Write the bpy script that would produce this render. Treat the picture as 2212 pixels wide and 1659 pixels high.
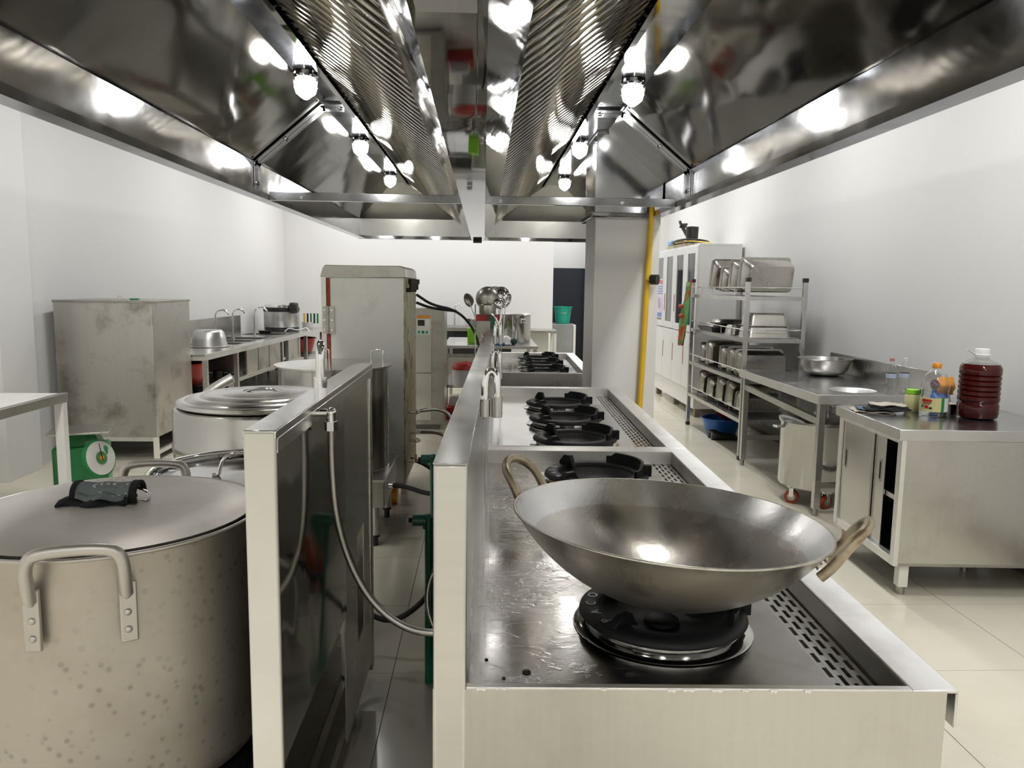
import bpy, bmesh, math, random
from mathutils import Vector, Matrix, Euler
random.seed(7)
S = bpy.context.scene
for o in list(bpy.data.objects): bpy.data.objects.remove(o)
COL = S.collection
PI = math.pi
R = math.radians

# ------------------------------------------------------------------ camera
cd = bpy.data.cameras.new('camera'); cam = bpy.data.objects.new('camera', cd); COL.objects.link(cam)
cd.sensor_fit = 'HORIZONTAL'; cd.sensor_width = 36; cd.lens = 36*1680/2212; cd.clip_start = .05
def cam_basis():
    v = Vector(((1045-1106)/1680, -(616-829.5)/1680, 1)).normalized()
    a = R(.5); u = Vector((math.sin(a), math.cos(a), 0)); u = (u - v*u.dot(v)).normalized()
    r = u.cross(v)
    if r.x < 0: r = -r
    # rows X, Y, Z in (right, up, forward)
    right = Vector((r[0], v[0], u[0])); up = Vector((r[1], v[1], u[1])); fwd = Vector((r[2], v[2], u[2]))
    return right, up, fwd
ri, up_, fw = cam_basis()
M = Matrix((ri, up_, -fw)).transposed().to_4x4(); M.translation = (0, 0, 1.5)
cam.matrix_world = M
S.camera = cam

# ------------------------------------------------------------------ light and exposure
S.view_settings.view_transform = 'Standard'; S.view_settings.look = 'None'
S.view_settings.gamma = 1; S.view_settings.use_curve_mapping = False
S.view_settings.exposure = 0.0
w = bpy.data.worlds.new('world'); S.world = w; w.use_nodes = True
w.node_tree.nodes['Background'].inputs[0].default_value = (.8, .87, 1, 1)
w.node_tree.nodes['Background'].inputs[1].default_value = .25
try:
    S.cycles.caustics_reflective = False; S.cycles.caustics_refractive = False; S.cycles.sample_clamp_indirect = 6.0; S.cycles.blur_glossy = .5
except Exception: pass
CEIL = 3.5
PANELS = [(x, y) for x in (-2.0, 1.8) for y in (-1.6, 1.0, 3.6, 6.2, 8.8, 11.4)] + [(-.2, 11.4), (-.2, -1.6), (1.4, 13.5), (-.2, -.5)]  # last two are unseen fill lamps, added for doorway room and camera-facing sides
PANEL_W = 29
LAMPS = [(-.925, 4.2), (-.925, 6.0), (-.925, 7.85), (.77, 4.2), (.70, 5.9), (.79, 7.85), (-.925, 2.4), (.79, 2.4)]
LAMP_W = 7
def area_light(x, y):
    l = bpy.data.lights.new('panel_light', 'AREA'); l.shape = 'RECTANGLE'; l.size = .26; l.size_y = 1.16
    l.energy = PANEL_W*(.85 if y < 0 else 1.35 if y < 4 else 1); l.color = (.97, .985, 1)
    o = bpy.data.objects.new('panel_light', l); COL.objects.link(o); o.location = (x, y, CEIL-.075)
    return o
for p in PANELS: area_light(*p)

# ------------------------------------------------------------------ mesh helpers
class MB:
    def __init__(s): s.v = []; s.f = []; s.M = None
    def add(s, vs, fs):
        n = len(s.v)
        for p in vs:
            p = Vector(p)
            if s.M is not None: p = s.M @ p
            s.v.append(tuple(p))
        s.f += [tuple(i+n for i in f) for f in fs]
        return s
    def box(s, x0, x1, y0, y1, z0, z1, m=None):
        if x0 > x1: x0, x1 = x1, x0
        if y0 > y1: y0, y1 = y1, y0
        if z0 > z1: z0, z1 = z1, z0
        vs = [Vector((x, y, z)) for z in (z0, z1) for y in (y0, y1) for x in (x0, x1)]
        if m is not None: vs = [m @ v for v in vs]
        return s.add(vs, [(0,2,3,1),(4,5,7,6),(0,1,5,4),(2,6,7,3),(1,3,7,5),(0,4,6,2)])
    def frust(s, b, t, z0, z1):      # b,t = (x0,x1,y0,y1)
        vs = [(x, y, z0) for y in b[2:] for x in b[:2]] + [(x, y, z1) for y in t[2:] for x in t[:2]]
        return s.add(vs, [(0,2,3,1),(4,5,7,6),(0,1,5,4),(2,6,7,3),(1,3,7,5),(0,4,6,2)])
    def loft(s, rings, closed=True, cap0=True, cap1=True, loop=False):
        n = len(rings[0]); vs = [p for r in rings for p in r]; fs = []
        m = len(rings)
        for i in range(m if loop else m-1):
            a = i*n; b = ((i+1) % m)*n
            for k in range(n if closed else n-1):
                k2 = (k+1) % n
                fs.append((a+k, a+k2, b+k2, b+k))
        if closed and not loop:
            if cap0: fs.append(tuple(range(n))[::-1])
            if cap1: fs.append(tuple((m-1)*n+k for k in range(n)))
        return s.add(vs, fs)
    def tube(s, pts, r, n=10, loop=False, caps=True, flat=1.0):
        P = [Vector(p) for p in pts]; m = len(P); rings = []
        rr = r if isinstance(r, (list, tuple)) else [r]*m
        def tan(i):
            if loop: return (P[(i+1) % m]-P[(i-1) % m]).normalized()
            if i == 0: return (P[1]-P[0]).normalized()
            if i == m-1: return (P[-1]-P[-2]).normalized()
            return ((P[i+1]-P[i]).normalized()+(P[i]-P[i-1]).normalized()).normalized()
        t0 = tan(0); a = Vector((0,0,1)) if abs(t0.z) < .9 else Vector((1,0,0))
        nr = (a-t0*a.dot(t0)).normalized(); pt = t0
        for i in range(m):
            t = tan(i); q = pt.rotation_difference(t); nr = q @ nr; nr = (nr-t*nr.dot(t)).normalized(); pt = t
            b = t.cross(nr)
            rings.append([P[i]+(nr*math.cos(2*PI*k/n)*flat+b*math.sin(2*PI*k/n))*rr[i] for k in range(n)])
        return s.loft(rings, cap0=caps, cap1=caps, loop=loop)
    def bar(s, p0, p1, w, h, up=(0,0,1)):   # rectangular bar
        p0 = Vector(p0); p1 = Vector(p1); t = (p1-p0).normalized(); u = Vector(up)
        if abs(t.dot(u)) > .95: u = Vector((0,1,0))
        sd = t.cross(u).normalized(); u = sd.cross(t)
        rings = [[p+sd*a*w/2+u*b*h/2 for a, b in ((-1,-1),(1,-1),(1,1),(-1,1))] for p in (p0, p1)]
        return s.loft(rings)
    def lathe(s, prof, c=(0,0,0), n=32, m=None, a0=0, a1=2*PI, sx=1, sy=1):
        full = abs(a1-a0-2*PI) < 1e-6; k = n if full else n+1
        c = Vector(c); rings = []
        for r_, z in prof:
            ring = []
            for i in range(k):
                a = a0+(a1-a0)*i/n
                p = Vector((r_*math.cos(a)*sx, r_*math.sin(a)*sy, z))
                if m is not None: p = m @ p
                ring.append(c+p)
            rings.append(ring)
        vs = [p for r_ in rings for p in r_]; fs = []
        for i in range(len(prof)-1):
            for j in range(n if full else n):
                j2 = (j+1) % k
                if not full and j == n: continue
                fs.append((i*k+j, i*k+j2, (i+1)*k+j2, (i+1)*k+j))
        return s.add(vs, fs)
    def cyl(s, p0, p1, r, n=16, r1=None):
        return s.tube([p0, p1], [r, r if r1 is None else r1], n)
    def prism(s, poly, axis, a, b):  # polygon of 2D points extruded along axis
        def P(u, v, w): return {'x': (w,u,v), 'y': (u,w,v), 'z': (u,v,w)}[axis]
        n = len(poly)
        vs = [P(u, v, a) for u, v in poly]+[P(u, v, b) for u, v in poly]
        fs = [tuple(range(n))[::-1], tuple(range(n, 2*n))]+[(i, (i+1) % n, n+(i+1) % n, n+i) for i in range(n)]
        return s.add(vs, fs)
    def sheet(s, prof, axis, a, b, t):  # folded sheet: open 2D profile, thickness t to the left side
        pts = [Vector(p) for p in prof]; off = []
        for i, p in enumerate(pts):
            ds = []
            if i > 0: ds.append((p-pts[i-1]).normalized())
            if i < len(pts)-1: ds.append((pts[i+1]-p).normalized())
            nn = Vector((0, 0))
            for d in ds: nn += Vector((-d.y, d.x))
            nn.normalize(); c = max(.4, nn.dot(Vector((-ds[0].y, ds[0].x))))
            off.append(p+nn*t/c)
        return s.prism([tuple(p) for p in pts]+[tuple(p) for p in off[::-1]], axis, a, b)
    def ball(s, c, r, n=16, m=10, sx=1, sy=1, sz=1, M3=None):
        prof = [(max(1e-4, math.sin(PI*i/m))*r, -math.cos(PI*i/m)*r*sz) for i in range(m+1)]
        return s.lathe(prof, c, n, m=M3, sx=sx, sy=sy)
    def build(s, name, mat, parent=None, smooth=0, bevel=0, world=False, seg=2):
        me = bpy.data.meshes.new(name)
        vs = s.v
        if world and parent is not None:
            iv = world_of(parent).inverted(); vs = [tuple(iv @ Vector(p)) for p in vs]
        me.from_pydata(vs, [], s.f)
        bm = bmesh.new(); bm.from_mesh(me); bmesh.ops.remove_doubles(bm, verts=bm.verts, dist=1e-5)
        bmesh.ops.recalc_face_normals(bm, faces=bm.faces); bm.to_mesh(me); bm.free()
        if mat is not None: me.materials.append(mat)
        if smooth or bevel:
            me.polygons.foreach_set('use_smooth', [True]*len(me.polygons))
            me.set_sharp_from_angle(angle=R(smooth if smooth else 35))
        o = bpy.data.objects.new(name, me); COL.objects.link(o)
        if parent is not None: o.parent = parent
        if bevel:
            b = o.modifiers.new('b', 'BEVEL'); b.width = bevel; b.segments = seg; b.limit_method = 'ANGLE'; b.angle_limit = R(40)
        return o
def world_of(o):
    m = Matrix.LocRotScale(o.location, o.rotation_euler, o.scale)
    return (world_of(o.parent) @ m) if o.parent is not None else m
def thing(name, label, cat, loc=(0,0,0), rz=0, group=None, rot=None):
    o = bpy.data.objects.new(name, None); COL.objects.link(o); o.location = loc
    o.rotation_euler = rot if rot is not None else (0, 0, rz); o.empty_display_size = .1
    o['label'] = label; o['category'] = cat
    if group: o['group'] = group
    return o
def tag(o, label, cat, group=None):
    o['label'] = label; o['category'] = cat
    if group: o['group'] = group
    return o
def struct(o, label=None):
    o['kind'] = 'structure'
    if label: o['label'] = label
    return o
KIDS = None
def dup(root, loc=None, rz=None, label=None, rot=None, scale=None):
    def cp(o, par):
        c = o.copy(); COL.objects.link(c)
        if par is not None: c.parent = par
        for k in [x for x in bpy.data.objects if x.parent is o]: cp(k, c)
        return c
    r = cp(root, None)
    if loc is not None: r.location = loc
    if rot is not None: r.rotation_euler = rot
    elif rz is not None: r.rotation_euler = (0, 0, rz)
    if scale: r.scale = scale
    if label: r['label'] = label
    return r
def copy_part(o, parent, loc=None, rot=None, scale=None):
    c = o.copy(); COL.objects.link(c); c.parent = parent
    if loc is not None: c.location = loc
    if rot is not None: c.rotation_euler = rot
    if scale is not None: c.scale = scale
    for k in [x for x in bpy.data.objects if x.parent is o]: copy_part(k, c)
    return c
def text(body, size, mat, parent, name, M4, depth=.0008, align='CENTER', spacing=1):
    cu = bpy.data.curves.new(name, 'FONT'); cu.body = body; cu.size = size; cu.extrude = depth
    cu.align_x = align; cu.align_y = 'CENTER'; cu.space_character = spacing
    t = bpy.data.objects.new(name, cu); COL.objects.link(t)
    dg = bpy.context.evaluated_depsgraph_get(); me = bpy.data.meshes.new_from_object(t.evaluated_get(dg))
    bpy.data.objects.remove(t); me.transform(M4)
    me.materials.clear(); me.materials.append(mat)
    o = bpy.data.objects.new(name, me); COL.objects.link(o)
    if parent is not None: o.parent = parent
    return o
def legs(pts, r, z0, z1, mat, par, sq=True, world=True):
    for x, y in pts:
        m = MB().box(x-r, x+r, y-r, y+r, z0, z1) if sq else MB().cyl((x, y, z0), (x, y, z1), r, 16)
        m.build('leg', mat, par, world=world)
def arc(c, r, a0, a1, n, plane='xz'):
    out = []
    for i in range(n+1):
        a = a0+(a1-a0)*i/n; u, v = r*math.cos(a), r*math.sin(a)
        out.append({'xz': (c[0]+u, c[1], c[2]+v), 'yz': (c[0], c[1]+u, c[2]+v), 'xy': (c[0]+u, c[1]+v, c[2])}[plane])
    return out
def smoothp(pts, it=2):
    P = [Vector(p) for p in pts]
    for _ in range(it):
        Q = [P[0]]
        for a, b in zip(P, P[1:]): Q += [a*.75+b*.25, a*.25+b*.75]
        P = Q+[P[-1]]
    return P
def rrect(w, d, r, n=4, cx=0, cy=0):
    out = []
    for k, (sx, sy) in enumerate(((1,1),(-1,1),(-1,-1),(1,-1))):
        for i in range(n+1):
            a = k*PI/2+PI/2*i/n
            out.append((cx+sx*(w/2-r)+r*math.cos(a), cy+sy*(d/2-r)+r*math.sin(a)))
    return out

# ------------------------------------------------------------------ materials
def mat_new(name):
    m = bpy.data.materials.new(name); m.use_nodes = True
    nt = m.node_tree; b = nt.nodes['Principled BSDF']
    return m, nt, b
def N(nt, t, **kw):
    n = nt.nodes.new(t)
    for k, v in kw.items():
        if k in n.inputs: n.inputs[k].default_value = v
        else: setattr(n, k, v)
    return n
def ramp(nt, fac, stops):
    r = nt.nodes.new('ShaderNodeValToRGB'); e = r.color_ramp.elements
    while len(e) < len(stops): e.new(.5)
    for i, (p, c) in enumerate(stops):
        e[i].position = p; e[i].color = (c, c, c, 1) if not isinstance(c, (tuple, list)) else (*c, 1)
    nt.links.new(fac, r.inputs[0]); return r
def coords(nt, scale=(1,1,1), obj=True):
    tc = nt.nodes.new('ShaderNodeTexCoord'); mp = nt.nodes.new('ShaderNodeMapping')
    nt.links.new(tc.outputs['Object' if obj else 'Generated'], mp.inputs[0]); mp.inputs['Scale'].default_value = scale
    return mp.outputs[0]
def steel(name, base=(.56,.55,.53), rough=.28, rvar=.12, brush=None, bstr=.04, dent=0, dscale=2.0, stain=0, stcol=(.25,.22,.18), stsc=3.0, metal=1.0, spots=0, grain=0):
    m, nt, b = mat_new(name); L = nt.links.new
    b.inputs['Metallic'].default_value = metal
    c0 = coords(nt)
    n1 = N(nt, 'ShaderNodeTexNoise', Scale=stsc, Detail=5.0, Roughness=.6); L(c0, n1.inputs[0])
    mr = N(nt, 'ShaderNodeMapRange'); mr.inputs[1].default_value = .3; mr.inputs[2].default_value = .7
    mr.inputs[3].default_value = max(.02, rough-rvar); mr.inputs[4].default_value = rough+rvar
    L(n1.outputs[0], mr.inputs[0]); L(mr.outputs[0], b.inputs['Roughness'])
    col = None
    if stain:
        n2 = N(nt, 'ShaderNodeTexNoise', Scale=stsc*1.7, Detail=7.0, Roughness=.65); L(c0, n2.inputs[0])
        r = ramp(nt, n2.outputs[0], [(.5, 0.0), (.66, stain)])
        mx = nt.nodes.new('ShaderNodeMix'); mx.data_type = 'RGBA'
        mx.inputs[6].default_value = (*base, 1); mx.inputs[7].default_value = (*stcol, 1)
        L(r.outputs[0], mx.inputs[0]); L(mx.outputs[2], b.inputs['Base Color']); col = mx.outputs[2]
    else:
        n2 = N(nt, 'ShaderNodeTexNoise', Scale=stsc*.6, Detail=3.0); L(c0, n2.inputs[0])
        lo = tuple(x*.86 for x in base); hi = tuple(min(1, x*1.1) for x in base)
        r = ramp(nt, n2.outputs[0], [(.3, lo), (.7, hi)]); L(r.outputs[0], b.inputs['Base Color']); col = r.outputs[0]
    if spots:
        v = N(nt, 'ShaderNodeTexVoronoi', Scale=spots); L(c0, v.inputs[0])
        r2 = ramp(nt, v.outputs[0], [(.10, 0.62), (.30, 1.0)])
        n3 = N(nt, 'ShaderNodeTexNoise', Scale=2.2, Detail=2.0); L(c0, n3.inputs[0])
        r3 = ramp(nt, n3.outputs[0], [(.44, 1.0), (.66, 0.25)])
        mx2 = nt.nodes.new('ShaderNodeMix'); mx2.data_type = 'RGBA'; mx2.blend_type = 'MULTIPLY'
        mxx = N(nt, 'ShaderNodeMath', operation='MAXIMUM'); L(r2.outputs[0], mxx.inputs[0]); L(r3.outputs[0], mxx.inputs[1])
        mx2.inputs[0].default_value = .8; L(col, mx2.inputs[6]); L(mxx.outputs[0], mx2.inputs[7]); L(mx2.outputs[2], b.inputs['Base Color'])
    prev = None
    if brush:
        n4 = N(nt, 'ShaderNodeTexNoise', Scale=1.0, Detail=4.0); L(coords(nt, tuple(q*(1.2 if q > 20 else .4) for q in brush)), n4.inputs[0])
        r4 = ramp(nt, n4.outputs[0], [(.3, .975), (.7, 1.015)])
        mx4 = nt.nodes.new('ShaderNodeMix'); mx4.data_type = 'RGBA'; mx4.blend_type = 'MULTIPLY'; mx4.inputs[0].default_value = 1
        L(col, mx4.inputs[6]); L(r4.outputs[0], mx4.inputs[7]); L(mx4.outputs[2], b.inputs['Base Color'])
    if dent:
        n5 = N(nt, 'ShaderNodeTexNoise', Scale=dscale, Detail=1.5, Roughness=.4, Distortion=.6); L(c0, n5.inputs[0])
        bp = N(nt, 'ShaderNodeBump', Strength=1.0, Distance=dent); L(n5.outputs[0], bp.inputs['Height'])
        if prev: L(prev.outputs[0], bp.inputs['Normal'])
        prev = bp
    if grain:
        n6 = N(nt, 'ShaderNodeTexNoise', Scale=90.0, Detail=3.0); L(c0, n6.inputs[0])
        bp = N(nt, 'ShaderNodeBump', Strength=1.0, Distance=grain); L(n6.outputs[0], bp.inputs['Height'])
        if prev: L(prev.outputs[0], bp.inputs['Normal'])
        prev = bp
    if prev: L(prev.outputs[0], b.inputs['Normal'])
    return m
def plain(name, col, rough=.5, metal=0, var=.12, sc=6.0, bump=0, bsc=40.0, spec=None, coat=0, stain=None, stsc=3.0, stlo=.52, sthi=.68):
    m, nt, b = mat_new(name); L = nt.links.new
    b.inputs['Roughness'].default_value = rough; b.inputs['Metallic'].default_value = metal
    if coat: b.inputs['Coat Weight'].default_value = coat; b.inputs['Coat Roughness'].default_value = .08
    c0 = coords(nt); n = N(nt, 'ShaderNodeTexNoise', Scale=sc, Detail=4.0); L(c0, n.inputs[0])
    r = ramp(nt, n.outputs[0], [(.3, tuple(x*(1-var) for x in col)), (.7, tuple(min(1, x*(1+var*.5)) for x in col))])
    out = r.outputs[0]
    if stain:
        n2 = N(nt, 'ShaderNodeTexNoise', Scale=stsc, Detail=8.0, Roughness=.65); L(c0, n2.inputs[0])
        r2 = ramp(nt, n2.outputs[0], [(stlo, 0.0), (sthi, 1.0)])
        mx = nt.nodes.new('ShaderNodeMix'); mx.data_type = 'RGBA'; mx.inputs[7].default_value = (*stain, 1)
        L(out, mx.inputs[6]); L(r2.outputs[0], mx.inputs[0]); out = mx.outputs[2]
    L(out, b.inputs['Base Color'])
    if bump:
        n3 = N(nt, 'ShaderNodeTexNoise', Scale=bsc, Detail=4.0); L(c0, n3.inputs[0])
        bp = N(nt, 'ShaderNodeBump', Strength=1.0, Distance=bump); L(n3.outputs[0], bp.inputs['Height']); L(bp.outputs[0], b.inputs['Normal'])
    return m
def hollow(prof, t=.0008):
    return prof+[(max(.0001, r_-t), z+(t if r_ < .02 and z < .01 else 0)) for r_, z in prof[::-1]]
def glass(name, col=(1,1,1), rough=.02, ior=1.45, thin=True):
    m, nt, b = mat_new(name)
    b.inputs['Base Color'].default_value = (*col, 1); b.inputs['Roughness'].default_value = rough
    b.inputs['Transmission Weight'].default_value = 1; b.inputs['IOR'].default_value = ior
    return m
def emis(name, col, s):
    m, nt, b = mat_new(name); b.inputs['Base Color'].default_value = (*col, 1)
    b.inputs['Emission Color'].default_value = (*col, 1); b.inputs['Emission Strength'].default_value = s
    return m
m_hood = steel('hood_steel', (.22,.212,.195), .09, .03, dent=.010, dscale=1.4, stsc=2.5, stain=.3, stcol=(.2,.18,.15))
m_hoodb = steel('hood_brushed', (.42,.43,.45), .12, .04, brush=(60,60,4), dent=.003, dscale=2.5)
m_hoodm = steel('hood_mirror', (.36,.36,.37), .04, .015, dent=.0012, dscale=3.0)
m_baf = steel('baffle_steel', (.30,.275,.23), .12, .03)
m_steel = steel('steel', (.58,.57,.55), .30, .10, brush=(4,4,70), bstr=.03, stsc=2.0)
m_steelh = steel('steel_h', (.55,.54,.51), .27, .08, brush=(70,70,3), bstr=.03, stsc=1.6, stain=.35, stcol=(.36,.34,.30))
m_top = steel('top_steel', (.64,.63,.62), .22, .06, stsc=3.5)
m_cook = steel('dry_cooktop', (.62,.61,.60), .12, .05, stsc=3.5)
m_cap = steel('cap_steel', (.66,.66,.65), .17, .07, stsc=3.0)
m_rim = steel('rim_steel', (.78,.77,.75), .42, .08, stsc=5.0, brush=(60,3,3), bstr=.02, stain=.25, stcol=(.5,.48,.45))
m_mirror = steel('mirror_steel', (.46,.46,.45), .08, .03, dent=.004, dscale=3.0)
m_polish = steel('polished_steel', (.50,.49,.47), .16, .05)
m_dull = steel('dull_steel', (.38,.37,.34), .36, .08, stsc=3, stain=.5, stcol=(.24,.22,.18))
m_stainbox = steel('stained_steel', (.55,.53,.49), .36, .08, stsc=2.2, stain=.8, stcol=(.27,.245,.20), brush=(60,60,2), bstr=.03)
m_alu = steel('aluminium', (.50,.48,.45), .42, .08, stsc=3, stain=.35, stcol=(.33,.31,.28), metal=.9, grain=.0002)
m_alupot = steel('aluminium_pot', (.45,.42,.38), .44, .06, stsc=2.5, stain=.4, stcol=(.36,.32,.27), metal=.9, spots=42, grain=.0003)
m_chrome = steel('chrome', (.78,.78,.78), .08, .03)
m_wokin = steel('wok_inner', (.62,.62,.62), .27, .08, stsc=4, stain=.4, stcol=(.48,.46,.43), grain=.0002)
m_wokout = steel('wok_outer', (.58,.55,.50), .36, .08, stsc=5, stain=.6, stcol=(.25,.21,.16), grain=.0003)
def banded(m, z0, z1, tint, radial=False, scratch=False):
    # a change of finish at a fixed height of the bowl: worn-in cooking area or a machined band
    nt = m.node_tree; L = nt.links.new; b = nt.nodes['Principled BSDF']
    src = b.inputs['Base Color'].links[0].from_socket
    tc = nt.nodes.new('ShaderNodeTexCoord'); sp = nt.nodes.new('ShaderNodeSeparateXYZ'); L(tc.outputs['Object'], sp.inputs[0])
    n = N(nt, 'ShaderNodeTexNoise', Scale=6.0, Detail=3.0); L(tc.outputs['Object'], n.inputs[0])
    ad = N(nt, 'ShaderNodeMath', operation='MULTIPLY_ADD'); ad.inputs[1].default_value = .012; L(n.outputs[0], ad.inputs[0]); L(sp.outputs[2], ad.inputs[2])
    r = N(nt, 'ShaderNodeMapRange'); r.inputs[1].default_value = z0+.008; r.inputs[2].default_value = z0+.004; L(ad.outputs[0], r.inputs[0])
    r2 = N(nt, 'ShaderNodeMapRange'); r2.inputs[1].default_value = z1+.004; r2.inputs[2].default_value = z1+.008; L(ad.outputs[0], r2.inputs[0])
    mu = N(nt, 'ShaderNodeMath', operation='MULTIPLY'); L(r.outputs[0], mu.inputs[0]); L(r2.outputs[0], mu.inputs[1])
    fac = mu.outputs[0]
    if scratch:
        at = N(nt, 'ShaderNodeMath', operation='ARCTAN2'); L(sp.outputs[1], at.inputs[0]); L(sp.outputs[0], at.inputs[1])
        cb = nt.nodes.new('ShaderNodeCombineXYZ'); L(at.outputs[0], cb.inputs[0])
        n2 = N(nt, 'ShaderNodeTexNoise', Scale=90.0, Detail=4.0); L(cb.outputs[0], n2.inputs[0])
        r3 = ramp(nt, n2.outputs[0], [(.35, 0.0), (.65, 1.0)]); m3 = N(nt, 'ShaderNodeMath', operation='MULTIPLY'); L(fac, m3.inputs[0]); L(r3.outputs[0], m3.inputs[1]); fac = m3.outputs[0]
    mx = nt.nodes.new('ShaderNodeMix'); mx.data_type = 'RGBA'; mx.inputs[7].default_value = (*tint, 1)
    L(fac, mx.inputs[0]); L(src, mx.inputs[6]); L(mx.outputs[2], b.inputs['Base Color'])
banded(m_wokin, -.055, -.5, (.50,.475,.44))
banded(m_wokout, -.022, -.055, (.60,.57,.50), scratch=True)
m_wokh = steel('wok_handle', (.42,.36,.26), .42, .1, stsc=14, stain=.7, stcol=(.22,.12,.05), metal=.8)
m_iron = plain('cast_iron', (.009,.009,.010), .5, 0.0, .3, bump=.0003, bsc=120)
m_iron.node_tree.nodes['Principled BSDF'].inputs['Specular IOR Level'].default_value = .25
m_black = plain('black_plastic', (.014,.014,.014), .4)
m_rubber = plain('black_rubber', (.012,.012,.013), .5)
m_wall = plain('wall_paint', (.78,.77,.75), .62, 0, .02, sc=.8, bump=.0006, bsc=18)
m_ceil = plain('ceiling_paint', (.8,.79,.77), .8)
m_skirt = plain('baseboard_stone', (.20,.18,.13), .4)
m_white = plain('white_enamel', (.78,.77,.75), .32, 0, .03)
m_cream = plain('cream_post', (.80,.79,.72), .3, 0.0, .04, stain=(.74,.70,.58), stsc=1.5)
m_yellow = plain('yellow_paint', (.80,.50,.02), .35)
m_green = plain('green_paint', (.015,.22,.06), .35)
m_ppr = plain('green_pipe', (.01,.16,.10), .3)
m_red = plain('red_plastic', (.55,.02,.015), .3)
m_blue = plain('blue_plastic', (.02,.15,.5), .3)
m_teal = plain('teal_plastic', (.02,.42,.30), .3)
m_lime = plain('lime_plastic', (.30,.75,.02), .3)
m_navy = plain('navy_panel', (.008,.012,.022), .5)
m_orange = plain('orange_plastic', (.8,.30,.02), .35)
m_rust = plain('rust_red_gasket', (.33,.04,.015), .5, stain=(.1,.03,.01), stsc=12)
m_encl = plain('steamer_side', (.84,.845,.79), .30, 0, .03, stain=(.68,.68,.58), stsc=1.6)
m_yel2 = plain('foam_edge', (.55,.52,.36), .6, 0, .12, stain=(.22,.17,.07), stsc=9, stlo=.5, sthi=.62)
m_lampg = emis('lamp_glow', (1,.98,.95), 14)
m_panelg = emis('panel_glow', (1,.975,.93), 2.2)
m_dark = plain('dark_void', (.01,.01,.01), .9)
m_glass = glass('clear_glass')
m_pet = glass('clear_plastic', (.97,.98,.98), .03, 1.4)
# ================================================================== ROOM
def mk_tile():
    m, nt, b = mat_new('floor_tile'); L = nt.links.new
    c0 = coords(nt); 
    oi = nt.nodes.new('ShaderNodeObjectInfo')
    ad = nt.nodes.new('ShaderNodeVectorMath'); ad.operation = 'ADD'; L(c0, ad.inputs[0]); L(oi.outputs['Location'], ad.inputs[1])
    n = N(nt, 'ShaderNodeTexNoise', Scale=1.6, Detail=6.0, Roughness=.6); L(ad.outputs[0], n.inputs[0])
    r = ramp(nt, n.outputs[0], [(.3, (.66,.61,.49)), (.5, (.74,.69,.56)), (.7, (.77,.73,.60))]); L(r.outputs[0], b.inputs['Base Color'])
    n2 = N(nt, 'ShaderNodeTexNoise', Scale=3.0, Detail=5.0); L(ad.outputs[0], n2.inputs[0])
    mr = N(nt, 'ShaderNodeMapRange'); mr.inputs[3].default_value = .06; mr.inputs[4].default_value = .26; L(n2.outputs[0], mr.inputs[0]); L(mr.outputs[0], b.inputs['Roughness'])
    return m
m_tile = mk_tile()
m_grout = plain('grout', (.22,.19,.14), .8)
fl = struct(MB().box(-3.9, 3.2, -3.2, 15.2, -.12, -.004).build('floor', m_grout), 'beige glossy square tiled floor')
T = .648
tile0 = None
for i in range(-6, 5):
    for j in range(-1, 20):
        x0 = -.34+i*T; y0 = .277+j*T
        if x0+T < -3.75 or x0 > 2.98 or y0 > 12.7: continue
        if tile0 is None:
            tile0 = MB().box(.0015, T-.0015, .0015, T-.0015, -.012, 0).build('floor_tile', m_tile, fl); tile0.location = (x0, y0, 0)
        else: copy_part(tile0, fl, (x0, y0, 0))
o = MB().box(-3.7, 3.0, -3, .277-T-.002, -.012, -.0005).build('floor_behind', m_tile, fl); o['kind'] = 'stuff'
o = MB().box(-3.7, 3.0, 12.9, 15, -.012, -.0005).build('floor_beyond', m_tile, fl); o['kind'] = 'stuff'
struct(MB().box(-3.9, 3.2, -3.2, 15.2, CEIL, CEIL+.1).build('ceiling', m_ceil))
# left wall: straight part, pilaster, then running slightly inward to the back corner
wl = struct(MB().prism([(-3.62,-3.1),(-3.62,6.1),(-3.19,12.75),(-3.19,15),(-3.9,15),(-3.9,-3.1)], 'z', 0, CEIL).build('wall_left', m_wall), 'plain white left wall')
m_dado = plain('scuffed_lower_wall', (.66,.64,.60), .5, 0, .05, stain=(.52,.48,.42), stsc=2)
MB().box(-3.63, -3.5, 5.76, 6.2, 0, CEIL).build('pilaster', m_wall, wl)
struct(MB().box(2.97, 3.2, -3.1, 15, 0, CEIL).build('wall_right', m_wall), 'plain white right wall')
wb = struct(MB().box(-3.5, 1.125, 12.7, 12.9, 0, CEIL).build('wall_back', m_wall), 'plain white far wall')
MB().box(1.75, 3.0, 12.7, 12.9, 0, CEIL).build('wall_segment', m_wall, wb)
struct(MB().box(.9, 3.0, 14.6, 14.8, 0, CEIL).build('wall_beyond', m_wall))
struct(MB().box(-3.9, 3.2, -3.2, -3.0, 0, CEIL).build('wall_front', m_wall))
struct(MB().box(2.955, 2.97, -3, 12.7, 0, .085).build('baseboard_right', m_skirt))
# square white pillar standing beside the range
pl = struct(MB().box(.79, 1.255, 5.6, 6.12, 0, CEIL).build('trim_1', m_wall), 'square white pillar rising into the hood')
# ceiling panel lamps, including the two added fill panels
pan0 = None
for i, (x, y) in enumerate(PANELS):
    if pan0 is None:
        pan0 = thing('ceiling_light', 'white rectangular ceiling light panel above the hood', 'ceiling light', (x, y, CEIL), group='ceiling light panels')
        MB().box(-.15, .15, -.6, .6, -.06, -.002).build('housing', m_white, pan0)
        MB().box(-.13, .13, -.58, .58, -.068, -.061).build('diffuser', m_panelg, pan0)
    else: dup(pan0, (x, y, CEIL))

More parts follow.
